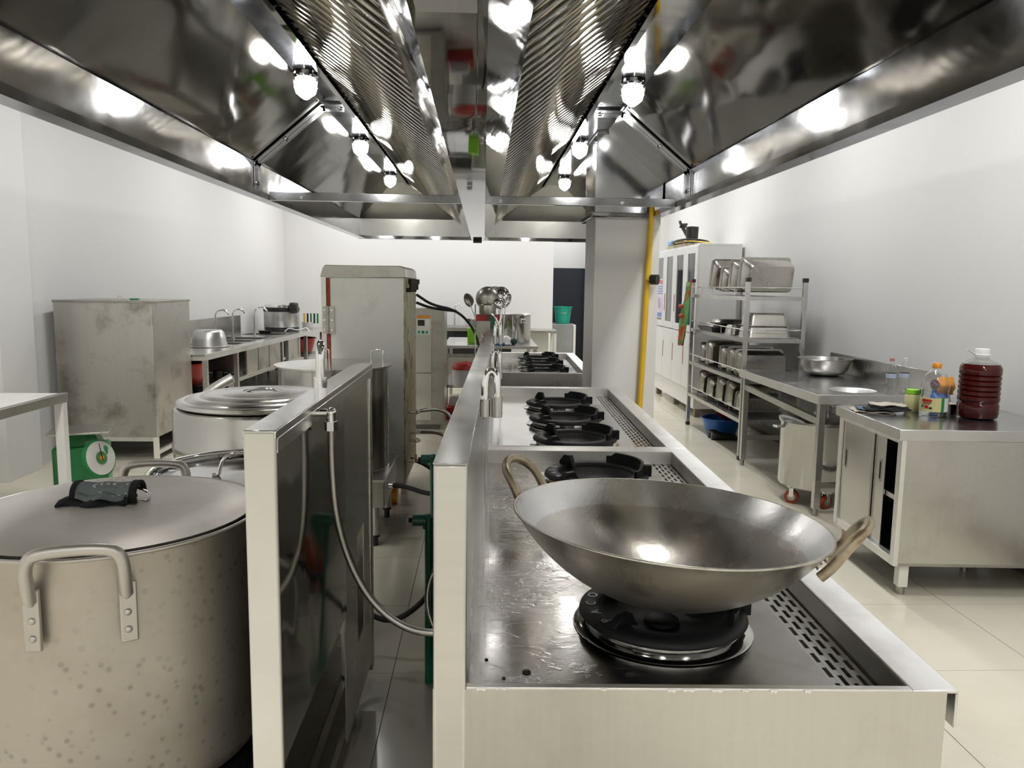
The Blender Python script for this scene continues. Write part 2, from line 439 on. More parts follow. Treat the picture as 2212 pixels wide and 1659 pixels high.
pls = [o for o in bpy.data.objects if o.name.startswith('ceiling_light')]
for o in pls:
    x, y = o.location.x, o.location.y
    rank = ['behind the camera', 'nearest ahead of the camera', 'second ahead', 'third ahead', 'fourth ahead', 'by the far wall'][max(0, min(5, round((y+1.6)/2.6)))] if abs(x) > 1 else {True: 'by the far wall', False: ('added as fill just behind the camera' if y > -1 else 'at the back behind the camera')}[y > 5]
    side = 'left aisle' if x < -1 else ('doorway room, added as fill' if y > 13 else ('right aisle' if x > 1 else 'middle'))
    o['label'] = 'white ceiling light panel over the %s, %s' % (side, rank)
# ================================================================== HOOD
HX = -.0625; Z0 = 2.0
XL, XR = -1.40, 1.275
YA, YB = .25, 8.95
SEAM = 4.93
hood = thing('range_hood', 'large stainless steel island hood with two rows of baffle filters over the range', 'range hood', (HX, 4.6, Z0))
ZS, ZL = 2.225, 2.575         # skirt top, ledge height
LL, LR = -.985, .85           # ledge outer edge
FL, FR = -.845, .66           # filter frame
TL, TR = -.255, .112; ZT = 2.16   # trough upper edge
BL, BR = -.142, .004          # trough bottom
th = .004
for (xs, xl, xf) in ((XL, LL, FL), (XR, LR, FR)):
    sg = -1 if xs < 0 else 1
    for k, (a, b) in enumerate(((YA, SEAM-.002), (SEAM+.002, YB))):
        # gutter and skirt
        MB().sheet([(xs-sg*.078, Z0+.034), (xs-sg*.078, Z0), (xs, Z0), (xs, ZS)][::sg], 'y', a, b, th).build('skirt', m_hoodb, hood, world=True)
        bb = b-.35 if b == YB else b
        # slope as subdivided sheet (real gentle oil-canning comes from relief)
        m = MB(); n = 24
        nn = Vector((ZL-ZS, 0, -(xl-xs))).normalized()*th*(1 if sg < 0 else -1)
        y_end0, y_end1 = (b, b-.40) if b == YB else (b, b)
        q = [(xs, a, ZS), (xs, y_end0, ZS), (xl, y_end1, ZL), (xl, a, ZL)]
        up = Vector((0, 0, .006))
        q2 = [tuple(Vector(p)+up) for p in q]
        m.add(q+q2, [(0,1,2,3),(4,7,6,5),(0,4,5,1),(1,5,6,2),(2,6,7,3),(3,7,4,0)])
        m.build('slope_panel', m_hood, hood, world=True)
        m = MB().box(xl, xf, a, y_end1, ZL, ZL+.005).build('ledge', m_hoodb, hood, world=True)
    # filter frame lip running down from the ledge
    MB().box(xf-.002*sg, xf-sg*.030, YA, YB-.42, ZL-.028, ZL+.02).build('filter_frame', m_hoodm, hood, world=True)
    # folded flange ribs at the section seam
    for dy in (-.055, .006):
        m = MB(); t = .045; y0, y1 = SEAM+dy, SEAM+dy+.048
        path = [(xs-sg*.006, Z0+.04), (xs-sg*.006, ZS-.005), (xl-sg*.0, ZL-.012), (xf+sg*.01, ZL-.012)]
        for p, q in zip(path, path[1:]):
            d = (Vector(q)-Vector(p)).normalized(); nrm = Vector((-d.y, d.x))*sg
            if nrm.y > 0 and abs(d.x) > .1: nrm = -nrm
            if abs(d.x) < .1: nrm = Vector((-sg, 0))
            w_ = .006
            P = [Vector(p), Vector(q), Vector(q)+nrm*w_, Vector(p)+nrm*w_]
            m.prism([tuple(v) for v in P], 'y', y0, y1)
        m.build('seam_flange', m_hoodb, hood, world=True)
    mm = MB(); 
    path = [(xs-sg*.006, Z0+.04), (xs-sg*.006, ZS-.005), (xl, ZL-.012), (xf+sg*.01, ZL-.012)]
    m = MB()
    for p, q in zip(path, path[1:]):
        p = Vector(p); q = Vector(q)
        d = (q-p).normalized(); nrm = Vector((-d.y, d.x))
        c = Vector((HX, 2.1))-(p+q)/2
        if nrm.dot(c) < 0: nrm = -nrm
        P = [p, q, q+nrm*.03, p+nrm*.03]
        m.prism([tuple(v) for v in P], 'y', SEAM-.003, SEAM+.003)
    m.build('seam_fin', m_hoodb, hood, world=True)
    riv = None
    for (u, v, nx, nz) in ((xs-sg*.012, Z0+.10, -sg, 0), (xs+(xl-xs)*.45-sg*.005, ZS+(ZL-ZS)*.45-.018, -sg*.7, -.7), (xf+(xl-xf)*.25, ZL-.022, 0, -1)):
        for dy in (-.03, .03):
            M3 = Vector((0,0,1)).rotation_difference(Vector((nx, 0, nz))).to_matrix()
            MB().lathe([(.0001,.008),(.008,.007),(.012,.003),(.012,0)], (u, SEAM+dy, v), 12, m=M3).build('rivet', m_chrome, hood, smooth=50, world=True)
# end skirt and end slope
MB().box(XL, XR, YB-.07, YB, Z0-.002, Z0+.004).build('gutter', m_hoodm, hood, world=True)
MB().box(XL+.06, XR-.06, YB-.074, YB-.068, Z0, Z0+.034).build('gutter_lip', m_hoodm, hood, world=True)
m_hoode = steel('hood_end', (.46,.46,.44), .40, .06, dent=.004, dscale=2.0, stsc=3)
MB().box(XL, XR, YB, YB+.006, Z0, ZS).build('skirt', m_hoode, hood, world=True)
m = MB(); q = [(XL, YB, ZS), (XR, YB, ZS), (LR, YB-.40, ZL), (LL, YB-.40, ZL)]; q2 = [(x, y, z+.006) for x, y, z in q]
m.add(q+q2, [(0,1,2,3),(4,7,6,5),(0,4,5,1),(1,5,6,2),(2,6,7,3),(3,7,4,0)]).build('end_slope', m_hoode, hood, world=True)
# near end closing wall (behind the viewer)
MB().box(XL, XR, YA-.006, YA, Z0, ZS).build('skirt', m_hoodb, hood, world=True)
q = [(XL, YA, ZS), (XR, YA, ZS), (LR, YA+.40, ZL), (LL, YA+.40, ZL)]; q2 = [(x, y, z+.006) for x, y, z in q]
MB().add(q+q2, [(0,1,2,3),(4,7,6,5),(0,4,5,1),(1,5,6,2),(2,6,7,3),(3,7,4,0)]).build('end_slope', m_hoode, hood, world=True)
# unseen plenum roof and sides over filters, added to stop light leaking in
MB().box(FL-.01, FR+.01, YA, YB-.3, 2.78, 2.79).build('plenum_roof', m_dull, hood, world=True)
MB().box(FL-.01, FL-.004, YA, YB-.3, ZL+.006, 2.78).build('plenum_side', m_dull, hood, world=True)
MB().box(FR+.004, FR+.01, YA, YB-.3, ZL+.006, 2.78).build('plenum_side', m_dull, hood, world=True)
# trough
MB().sheet([(TL, ZT), (BL, Z0), (BR, Z0), (TR, ZT)], 'y', YA, YB-.02, .004).build('grease_trough', m_hoodm, hood, world=True)
MB().box(BL+.02, BR-.03, YB-.15, YB-.02, Z0-.03, Z0-.002).build('grease_cup', m_black, hood, bevel=.003, world=True)
MB().box(-.128, -.016, 1.28, 1.50, Z0-.006, Z0-.001).build('joint_plate', m_rim, hood, world=True)
# cross bars
for xa, xb in ((XL+.08, BL-.002), (BR+.002, XR-.08)):
    MB().box(xa, xb, SEAM-.004, SEAM+.026, Z0, Z0+.050).build('cross_bar', m_hoodb, hood, bevel=.002, world=True)
for u in (-1.13, -.53, .1, .86):
    MB().cyl((u, SEAM-.004, Z0+.02), (u, SEAM-.018, Z0+.02), .009, 8).build('bolt', m_chrome, hood, world=True)
# baffle filters
def filt(side, y0, width, first=None):
    xf, xt = (FL+.03, TL+.004) if side < 0 else (FR-.03, TR-.004)
    zt, zb = ZL-.005, ZT+.004
    n = max(2, round(width/.1)); p = width/n
    f = None
    m = MB()
    for ya in (y0+.001, y0+width-.009):
        m.add([(xf, ya, zt), (xt, ya, zb), (xt, ya+.008, zb), (xf, ya+.008, zt), (xf, ya, zt+.02), (xt, ya, zb+.02), (xt, ya+.008, zb+.02), (xf, ya+.008, zt+.02)],
              [(0,1,2,3),(4,7,6,5),(0,4,5,1),(1,5,6,2),(2,6,7,3),(3,7,4,0)])
    m.box(xf-.004, xf+.004, y0+.001, y0+width-.001, zt, zt+.02); m.box(xt-.004, xt+.004, y0+.001, y0+width-.001, zb, zb+.02)
    f = m.build('baffle_filter', m_baf, hood, world=True)
    for i in range(n):
        y = y0+i*p+.004
        prof = [(y+p*.16, .012), (y+p*.18, -.018), (y+p*.27, -.024), (y+p*.50, -.021), (y+p*.73, -.024), (y+p*.82, -.018), (y+p*.84, .012)]
        m = MB(); rings = []
        for (X, Z) in ((xf, zt), (xt, zb)):
            rings.append([(X, a, Z+b+.02) for a, b in prof])
        m.loft(rings, closed=False)
        o = m.build('baffle', m_baf, f, world=True, smooth=30)
        sm = o.modifiers.new('t', 'SOLIDIFY'); sm.thickness = .002
    # black sheet behind the baffles, standing in for shade in the gaps
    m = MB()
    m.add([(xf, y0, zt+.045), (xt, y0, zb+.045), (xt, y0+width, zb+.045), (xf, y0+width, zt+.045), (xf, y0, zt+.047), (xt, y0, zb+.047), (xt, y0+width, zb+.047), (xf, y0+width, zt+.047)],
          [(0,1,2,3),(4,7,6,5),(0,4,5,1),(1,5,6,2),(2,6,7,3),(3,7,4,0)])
    m.build('gap_shade', m_dark, f, world=True)
y = .7
FW = .50
while y+FW <= YB-.42:
    for sd in (-1, 1): filt(sd, y, FW)
    y += FW+.004
ylast = y
for sd in (-1, 1):
    if YB-.42-ylast > .15: filt(sd, ylast, YB-.42-ylast)
# lower ends of the filter banks, closing sheet from last filter to the end slope
for sd, xf, xt in ((-1, FL, TL), (1, FR, TR)):
    MB().add([(xf, YB-.43, ZL), (xt, YB-.43, ZT), (xt, YB-.03, ZT), (xf, YB-.40, ZL), (xf, YB-.43, ZL+.01), (xt, YB-.43, ZT+.01), (xt, YB-.03, ZT+.01), (xf, YB-.40, ZL+.01)],
          [(0,1,2,3),(4,7,6,5),(0,4,5,1),(1,5,6,2),(2,6,7,3),(3,7,4,0)]).build('end_filler', m_baf, hood, world=True)
# column cladding where the pillar passes the hood, and its collar
MB().sheet([(.782, 6.14), (.782, 5.592), (1.262, 5.592), (1.262, 6.14)], 'z', 2.02, 2.56, .004).build('column_cladding', m_hoodb, hood, world=True)
m = MB(); m.box(.755, 1.20, 5.555, 5.590, 1.985, 2.02); m.box(.755, .788, 5.59, 6.16, 1.985, 2.02)
m.build('column_collar', m_hoodm, hood, bevel=.003, world=True)

# bulkhead lamps
def lampf(x, y, lab):
    t = thing('hood_lamp', lab, 'lamp', (x, y, ZL-.002), group='caged round bulkhead lamps under the hood')
    MB().lathe([(.0001,0),(.062,0),(.064,-.018),(.055,-.030),(.05,-.032)], n=24).build('base', m_hoodb, t, smooth=40)
    MB().lathe([(.048,-.030),(.056,-.045),(.058,-.075),(.050,-.105),(.030,-.122),(.0001,-.128)], n=24).build('globe', m_lampg, t, smooth=60)
    m = MB()
    for k in range(4):
        a = k*PI/4; P = []
        for i in range(17):
            b = PI*i/16; P.append((math.cos(a)*.064*math.cos(b), math.sin(a)*.064*math.cos(b), -.03-.106*math.sin(b)))
        m.tube(P, .0018, 6)
    m.tube([(.062*math.cos(2*PI*i/20), .062*math.sin(2*PI*i/20), -.075) for i in range(20)], .0018, 6, loop=True)
    m.build('wire_cage', m_hoodb, t, smooth=60)
    return t
where = ['nearest on the left of the hood', 'second on the left of the hood', 'farthest on the left of the hood', 'nearest on the right of the hood', 'second on the right, in front of the clad pillar', 'farthest on the right of the hood', 'left side above the camera', 'right side above the camera']
L0 = None
for i, (x, y) in enumerate(LAMPS):
    lab = 'lit caged bulkhead lamp, '+where[i]
    if L0 is None: L0 = lampf(x, y, lab)
    else: dup(L0, (x, y, ZL-.002), label=lab)
    l = bpy.data.lights.new('bulb_light', 'POINT'); l.energy = LAMP_W; l.color = (1, .97, .92); l.shadow_soft_size = .05
    o = bpy.data.objects.new('bulb_light', l); COL.objects.link(o); o.location = (x, y, ZL-.165)
# ================================================================== RANGE (local frame: u across, v into the room)
RY = R(-1.42)
def frange(name, label, v, group=None): 
    c, s = math.cos(RY), math.sin(RY)
    return thing(name, label, 'range', (-.083-s*v, 1.29+c*v, 0), RY, group)
def build_range(t, L, splash=True, width=.93, nb=2):
    zt, zi = .80, .745; rw = .083; us = .058
    # body panels
    MB().box(.0, width-.022, -.002, .004, .12, .797).build('end_panel', m_steelh, t)
    MB().box(width-.026, width-.022, .004, L, .12, .745).build('side_panel', m_steelh, t)
    MB().box(.0, .004, .004, L, .12, .745).build('back_panel', m_steelh, t)
    MB().box(.0, width-.03, L-.004, L-.0005, .12, .745).build('end_panel', m_steelh, t)
    for a in (.05, width-.09):
        for b in (.07, L-.07):
            MB().cyl((a, b, 0), (a, b, .13), .022, 14).build('leg', m_steel, t, smooth=40)
    # rim: right wide border, near and far lips
    m = MB(); m.box(width-rw, width, 0, L-.001, zt-.006, zt); m.box(width-.005, width, 0, L-.001, zt-.072, zt-.006)
    m.build('side_rim', m_rim, t, bevel=.003)
    m = MB(); m.box(us, width-rw, -.001, .014, zt-.006, zt+.001)
    m.build('front_lip', m_rim, t, bevel=.0015)
    m = MB(); m.box(us, width-rw, L-.085, L-.001, zt-.006, zt); m.box(us, width-rw, L-.088, L-.083, zi, zt)
    m.build('end_lip', m_rim, t)
    # drain gutter wall on the right
    MB().box(width-rw-.002, width-rw+.002, .003, L-.085, .66, zt-.006).build('gutter_wall', m_dull, t)
    MB().box(width-rw-.105, width-rw-.002, .003, L-.085, .655, .66).build('gutter_floor', m_dull, t)
    MB().box(us, width-rw-.088, .003, L-.086, zi-.006, zi).build('cooktop', m_wet if nb == 2 else m_cook, t)
    # slotted grate: real slots
    g0, g1 = width-rw-.086, width-rw-.012; gz = zi-.001
    rows = 4; rwid = (g1-g0)/(rows+1)
    m = MB()
    for r_ in range(rows+1):
        a = g0+r_*(g1-g0)/rows-.0045; m.box(max(g0-.003, a), a+.009, .004, L-.087, gz-.003, gz)
    pit = .062; nsl = int((L-.1)/pit)
    for r_ in range(rows):
        a = g0+r_*(g1-g0)/rows
        for k in range(nsl+1):
            v0 = .004+k*pit+(r_ % 2)*pit*.5
            if v0+.012 < L-.087: m.box(a, a+(g1-g0)/rows, v0, v0+.022, gz-.003, gz-.0003)
    m.build('drain_grate', m_steel, t)
    if splash:
        m = MB(); m.box(0, us, -.004, L-.002, .10, 1.2)
        m.build('splash_back', m_splash, t, bevel=.006)
        MB().box(-.0005, us+.0005, -.0035, L-.0025, 1.1992, 1.2012).build('splash_cap', m_cap, t, bevel=.0008)
m_splash = steel('splash_steel', (.66,.65,.63), .33, .08, stsc=2.2, brush=(3,50,50), bstr=.02)
def mk_wet():
    m = steel('wet_cooktop', (.50,.49,.47), .20, .10, stsc=3.5, stain=.5, stcol=(.34,.32,.30)); nt = m.node_tree; L = nt.links.new; b = nt.nodes['Principled BSDF']
    tc = coords(nt, (7, 16, 1))
    n = N(nt, 'ShaderNodeTexNoise', Scale=1.0, Detail=4.0, Roughness=.6, Distortion=1.2); L(tc, n.inputs[0])
    # puddles: raised, smooth-edged drops on the left half
    r = ramp(nt, n.outputs[0], [(.57, 0.0), (.60, 1.0)])
    n2 = N(nt, 'ShaderNodeTexNoise', Scale=60.0, Detail=3.0); L(coords(nt), n2.inputs[0])
    r2 = ramp(nt, n2.outputs[0], [(.56, 0.0), (.66, .3)])
    sx = nt.nodes.new('ShaderNodeSeparateXYZ'); L(coords(nt), sx.inputs[0])
    mr = N(nt, 'ShaderNodeMapRange'); mr.inputs[1].default_value = .42; mr.inputs[2].default_value = .30; mr.inputs[3].default_value = 0; mr.inputs[4].default_value = 1; L(sx.outputs[0], mr.inputs[0])
    a = N(nt, 'ShaderNodeMath', operation='MAXIMUM'); L(r.outputs[0], a.inputs[0]); L(r2.outputs[0], a.inputs[1])
    n9 = N(nt, 'ShaderNodeTexNoise', Scale=3.5, Detail=2.0); L(coords(nt), n9.inputs[0]); r9 = ramp(nt, n9.outputs[0], [(.46, .12), (.58, 1.0)])
    m9 = N(nt, 'ShaderNodeMath', operation='MULTIPLY'); L(a.outputs[0], m9.inputs[0]); L(r9.outputs[0], m9.inputs[1])
    mu = N(nt, 'ShaderNodeMath', operation='MULTIPLY'); L(m9.outputs[0], mu.inputs[0]); L(mr.outputs[0], mu.inputs[1])
    bp = N(nt, 'ShaderNodeBump', Strength=1.0, Distance=.0010); L(mu.outputs[0], bp.inputs['Height']); L(bp.outputs[0], b.inputs['Normal'])
    return m
m_wet = mk_wet()
r1 = frange('wok_range', 'near stainless wok range unit with wet cooktop, two ring burners and slotted drain', 0, 'island range units')
build_range(r1, 2.065, nb=2)
r2 = frange('wok_range', 'middle stainless range unit with three black ring burners and dry shiny cooktop', 2.067, 'island range units')
build_range(r2, 2.05, nb=3)
r3 = frange('wok_range', 'far stainless range unit behind the middle one, without splash wall, partly hidden by the pillar', 4.98, 'island range units')
build_range(r3, 1.95, splash=False, width=.87, nb=3)

def burner(loc, label, big=False):
    t = thing('ring_burner', label, 'burner', loc, RY+random.uniform(-.05, .05), 'black cast iron ring burners')
    MB().lathe([(.150,.0),(.188,.0),(.192,.002),(.188,.004),(.15,.006),(.15,.0)], n=48).build('base_plate', m_mirror, t, smooth=40)
    MB().lathe([(.118,.004),(.158,.004),(.166,.012),(.166,.026),(.118,.026),(.118,.004)], n=48).build('drip_ring', m_mirror, t, smooth=40)
    MB().lathe([(.128,.034),(.130,.044),(.136,.048),(.168,.047),(.178,.040),(.180,.032),(.176,.027),(.128,.027),(.128,.034)], n=56).build('iron_ring', m_iron, t, smooth=50)
    MB().lathe([(.128,.034),(.10,.012),(.06,.004),(.0001,.004)], n=40).build('bowl', m_iron, t, smooth=50)
    MB().lathe([(.0001,.018),(.030,.018),(.036,.014),(.038,.006),(.03,.004)], n=24).build('burner_head', m_iron, t, smooth=40)
    # prong pointing up at the far left, small front lug, curved wind guard on the right, square tab
    def blade(a, r0, r1, h, thk=.010):
        m = MB(); m.M = Matrix.Rotation(a, 4, 'Z')
        m.prism([(r0, .036), (r1, .036), (r1+.002, .040+h*.35), ((r0+r1)/2+.006, .044+h), (r0+.004, .044+h), (r0-.016, .030)], 'y', -thk/2, thk/2)
        return m
    blade(R(133), .118, .172, .045, .018).build('pot_support', m_iron, t, bevel=.002)
    blade(R(222), .108, .168, .022, .020).build('pot_support', m_iron, t, bevel=.002)
    m = MB(); a0, a1, n = R(-38), R(72), 18; rings = []
    for i in range(n+1):
        a = a0+(a1-a0)*i/n; h = .046 if 2 < i < n-1 else .030
        c, s = math.cos(a), math.sin(a)
        rings.append([(c*.150, s*.150, .040), (c*.160, s*.160, .040), (c*.162, s*.162, .046+h), (c*.153, s*.153, .046+h)])
    m.loft(rings).build('wind_guard', m_iron, t, smooth=50)
    MB().box(.150, .190, -.012, .012, .030, .078).build('side_tab', m_iron, t, bevel=.003)
    # raised cast letters on the left of the ring
    t.scale = (1.12, 1.12, .92)
    return t
def onr(u, v, z):
    c, s = math.cos(RY), math.sin(RY)
    return (-.083+c*u-s*v, 1.29+s*u+c*v, z)
ZB = .7455
bspec = [((.482, .385), 'near black ring burner under the large wok'), ((.485, 1.665), 'black ring burner just behind the wok, raised letters on its rim'),
         ((.467, 2.38), 'nearest of the three black burners on the middle range'), ((.467, 2.945), 'middle burner of the three on the middle range'), ((.467, 3.515), 'farthest of the three burners on the middle range, beside the pillar'),
         ((.47, 5.3), 'nearest burner on the far range unit'), ((.47, 5.93), 'middle burner on the far range unit'), ((.47, 6.56), 'farthest burner of all, on the far range unit')]
B0 = None; Bs = []
for (u, v), lab in bspec:
    if B0 is None: b_ = B0 = burner(onr(u, v, ZB), lab)
    else: b_ = dup(B0, onr(u, v, ZB), rz=RY+random.uniform(-.06, .06), label=lab)
    Bs.append(b_)
B0.scale = (1.04, 1.04, .92)
m_let = plain('worn_letter', (.30,.30,.30), .35, .6)
for b_ in Bs[:5]:
    for k, ch in enumerate('PACO'):
        a = R(212-k*17)
        M4 = Matrix.Translation((math.cos(a)*.153, math.sin(a)*.153, .0478)) @ Matrix.Rotation(a-PI/2, 4, 'Z')
        text(ch, .030, m_let, b_, 'raised_letter', M4, .0012)
# WOK
def wok():
    tilt = Matrix.Rotation(R(6.6), 3, 'Y')
    t = thing('wok', 'very large two-handled steel wok resting on the near burner', 'wok', (.412, 1.65, 1.0), 0, rot=(R(-.9), R(3.1), 0))
    Rr, D = .340, .188; RS = (Rr*Rr+D*D)/(2*D)
    def zr(r_): # bowl depth at radius
        return -(math.sqrt(RS*RS-r_*r_)-(RS-D))
    N1 = 26; inner = []; outer = []
    for i in range(N1+1):
        k = i/N1; r_ = max(.0001, Rr*math.sin(k*PI/2)) if False else max(.0001, Rr*k)
        inner.append((max(.0001, r_-.002), zr(r_)+.003)); outer.append((r_, zr(r_)-.001))
    MB().lathe(inner+[(Rr+.001, .002)], n=96).build('inner_surface', m_wokin, t, smooth=60)
    MB().lathe(outer+[(Rr+.003,.001), (Rr+.001,.002)], n=96).build('bowl', m_wokout, t, smooth=60)
    MB().tube([(math.cos(2*PI*i/96)*(Rr+.001), math.sin(2*PI*i/96)*(Rr+.001), .001) for i in range(96)], .0028, 8, loop=True).build('rim', m_wokout, t, smooth=60)
    for a, nm in ((R(146), 'l'), (R(-28), 'r')):
        ca, sa = math.cos(a), math.sin(a)
        def P(rad, tang, z): rad = rad if nm == 'l' or rad < .36 else .36+(rad-.36)*.7; return (ca*rad-sa*tang, sa*rad+ca*tang, z)
        hw = .062
        pts = [P(.322,-hw,-.05), P(.343,-hw,-.025), P(.372,-hw*1.0,.022), P(.397,-hw*.85,.045), P(.412,-hw*.4,.058), P(.415,0,.061), P(.412,hw*.4,.058), P(.397,hw*.85,.045), P(.372,hw,.022), P(.343,hw,-.025), P(.322,hw,-.05)]
        MB().tube(smoothp(pts, 2), .0105, 12).build('handle', m_wokh, t, smooth=60)
        for tg in (-hw, hw):
            for rr, zz in ((.331, -.022), (.318, -.048)):
                z_ = zr(rr)+.004
                M3 = Vector((0,0,1)).rotation_difference(Vector((-ca*.85, -sa*.85, .5))).to_matrix()
                MB().lathe([(.0001,.005),(.005,.0045),(.008,.002),(.009,-.002)], P(rr, tg, z_), 12, m=M3).build('rivet', m_chrome, t, smooth=60)
    return t
wok()
# tap outlets high on the range wall
def rtap(v, z, lab, lever=False, s=1.0):
    t = thing('range_tap', lab, 'tap', onr(.058, v, z), RY, 'twin-tube taps on the range wall')
    if s != 1: t.scale = (s, s, s)
    MB().cyl((-.004,.012,.02), (.012,.012,.02), .009, 12).build('inlet', m_chrome, t, smooth=40)
    MB().cyl((.012,0,0), (.012,0,.046), .0145, 20).build('collar', m_steel, t, smooth=40)
    MB().tube(smoothp([(.012,0,.04), (.012,0,.085), (.016,.004,.112), (.030,.006,.122), (.042,.003,.110), (.044,0,.085), (.044,0,.04)], 2), [.0115]*25 if False else .0105, 14).build('neck', m_chrome, t, smooth=60)
    MB().cyl((.044,0,-.002), (.044,0,.052), .0145, 20).build('sleeve', m_steel, t, smooth=40)
    MB().cyl((.012,0,-.008), (.012,0,0), .005, 10).build('nozzle', m_dull, t, smooth=40)
    if lever:
        MB().tube(smoothp([(.030,0,.115), (.012,0,.16), (-.012,0,.175)], 1), .006, 8).build('lever', m_chrome, t, smooth=60)
        MB().tube(smoothp([(.034,0,.115), (.046,0,.15), (.048,0,.20)], 1), .006, 8).build('lever', m_chrome, t, smooth=60)
    return t
rtap(.75, 1.155, 'nearest twin-tube tap on the range wall, dripping onto the wet cooktop')
rtap(2.15, 1.09, 'second twin-tube tap, just past the joint of the range wall')
rtap(3.35, 1.155, 'farthest twin-tube tap with forked lever, near the ladles', lever=True)
ws = thing('water_stream', 'thin threads of water falling from the nearest tap onto the cooktop', 'water', onr(.070, .75, .746))
MB().tube([(0,0,0),(.001,0,.2),(0,0,.40)], [.0012,.0015,.002], 8).build('thread', m_glass, ws, smooth=60)
MB().tube([(.013,.004,.0),(.012,.003,.2),(.004,0,.40)], [.0009,.001,.0012], 8).build('thread', m_glass, ws, smooth=60)

# shreds of white protective film left on the front lip, and a few crumbs on the cooktop
rnd = random.Random(12)
for k in range(9):
    u = (.085, .12, .30, .42, .45, .50, .55, .60, .66)[k]; w_ = rnd.uniform(.006, .016); h_ = rnd.uniform(.003, .008)
    MB().prism([(u-w_, .8005), (u+w_, .8005), (u+w_*.5, .8005-h_), (u-.2*w_, .8005-h_*.5), (u-w_*.6, .8005-h_*.9)], 'y', -.0036, -.0024).build('film_scrap', m_white, r1)
for k, (u, v, q) in enumerate(((.10, .10, .006), (.125, .135, .004), (.17, .16, .009), (.09, .21, .004), (.33, .10, .005))):
    t = thing('food_crumb', 'dark wet crumb on the near cooktop, %s' % ('closest to the front corner', 'just beside the corner crumb', 'largest, ring-shaped one', 'near the range wall', 'in front of the near burner')[k], 'crumb', onr(u, v, .7455), k, 'crumbs on the near cooktop')
    MB().ball((0,0,.001), q, 10, 6, sz=.35).build('crumb', m_black, t, smooth=60)
# ================================================================== LEFT STOCK-POT STOVE with splash wall
st = thing('stock_pot_stove', 'low stainless stock pot stove with tall splash wall, left of the aisle', 'stove', (-.42, 2.1, 0))
W = dict(world=True)
MB().box(-.452, -.392, 1.46, 1.475, .02, 1.219).build('end_post', m_cream, st, bevel=.004, **W)
m = MB(); m.box(-.453, -.39, 1.462, 2.745, 1.205, 1.222); m.box(-.394, -.39, 1.475, 2.745, 1.175, 1.206); m.build('top_cap', m_cap, st, bevel=.003, **W)
MB().box(-.398, -.394, 1.475, 2.20, .535, 1.206).build('splash_panel', m_mirror, st, **W)
MB().box(-.452, -.448, 1.475, 2.745, .45, 1.206).build('splash_panel', m_steelh, st, **W)
m = MB()   # far tall strip with an upright slot
m.box(-.402, -.398, 2.20, 2.42, .13, 1.206); m.box(-.402, -.398, 2.56, 2.70, .13, 1.206)
m.box(-.402, -.398, 2.42, 2.56, .70, 1.206); m.box(-.402, -.398, 2.42, 2.56, .13, .34)
m.build('far_strip', m_steelh, st, **W)
MB().box(-.452, -.392, 2.70, 2.745, .10, 1.206).build('end_post', m_steelh, st, bevel=.003, **W)
MB().box(-.452, -.415, 1.475, 2.70, .115, .165).build('bottom_rail', m_dull, st, **W)
for x, y in ((-.44, 2.50), (-1.25, 2.50), (-1.25, 1.6)):
    MB().cyl((x, y, .10), (x, y, .46), .027, 20).build('leg', m_steel, st, smooth=40, **W)
    MB().cyl((x, y, 0), (x, y, .11), .020, 16).build('foot', m_dull, st, smooth=40, **W)
MB().box(-1.30, -.455, 1.47, 2.74, .40, .45).build('stove_top', m_dull, st, bevel=.004, **W)
MB().box(-1.30, -.455, 1.47, 1.475, .18, .40).build('front_panel', m_steelh, st, **W)
MB().box(-1.28, -.47, 1.5, 2.7, .17, .19).build('lower_shelf', m_dull, st, **W)
m = MB(); m.lathe([(.20,.0),(.29,.0),(.29,.03),(.20,.03),(.20,0)], (-.79, 1.63, .45), 40); m.build('burner_ring', m_iron, st, smooth=40, **W)
# tap on the stove wall
t = thing('stove_tap', 'chrome looped tap rising from the top of the left splash wall', 'tap', (-.43, 2.06, 1.222))
MB().cyl((0,0,0), (0,0,.03), .018, 16).build('collar', m_chrome, t, smooth=40)
MB().tube([(0,0,.02),(0,0,.075)]+arc((-.012,.03,.075), .03, 0, 0, 1, 'yz')[:0]+smoothp([(0,0,.08),(0,.005,.105),(-.005,.03,.118),(-.012,.06,.110),(-.015,.075,.085),(-.015,.078,.03)], 2), .012, 14).build('spout', m_chrome, t, smooth=60)
# braided hose from elbow
t = thing('braided_hose', 'braided steel water hose hanging from the left splash wall to the range', 'hose', (-.36, 1.85, 1.2))
m = MB(); m.cyl((-.394,1.85,1.193), (-.362,1.85,1.193), .009, 12); m.ball((-.362,1.85,1.193), .013); m.cyl((-.362,1.85,1.193), (-.362,1.85,1.155), .012, 12); m.cyl((-.362,1.85,1.172), (-.362,1.85,1.150), .016, 6)
m.build('elbow', m_chrome, t, smooth=40, **W)
m_braid = steel('braid', (.42,.41,.39), .35, .05, brush=(300,300,300), bstr=.15)
hp = smoothp([(-.362,1.85,1.155),(-.362,1.85,1.06),(-.356,1.86,.93),(-.325,1.88,.80),(-.27,1.88,.70),(-.19,1.86,.645),(-.11,1.84,.640),(-.05,1.84,.66)], 3)
MB().tube(hp, .0095, 12).build('hose', m_braid, t, smooth=60, **W)

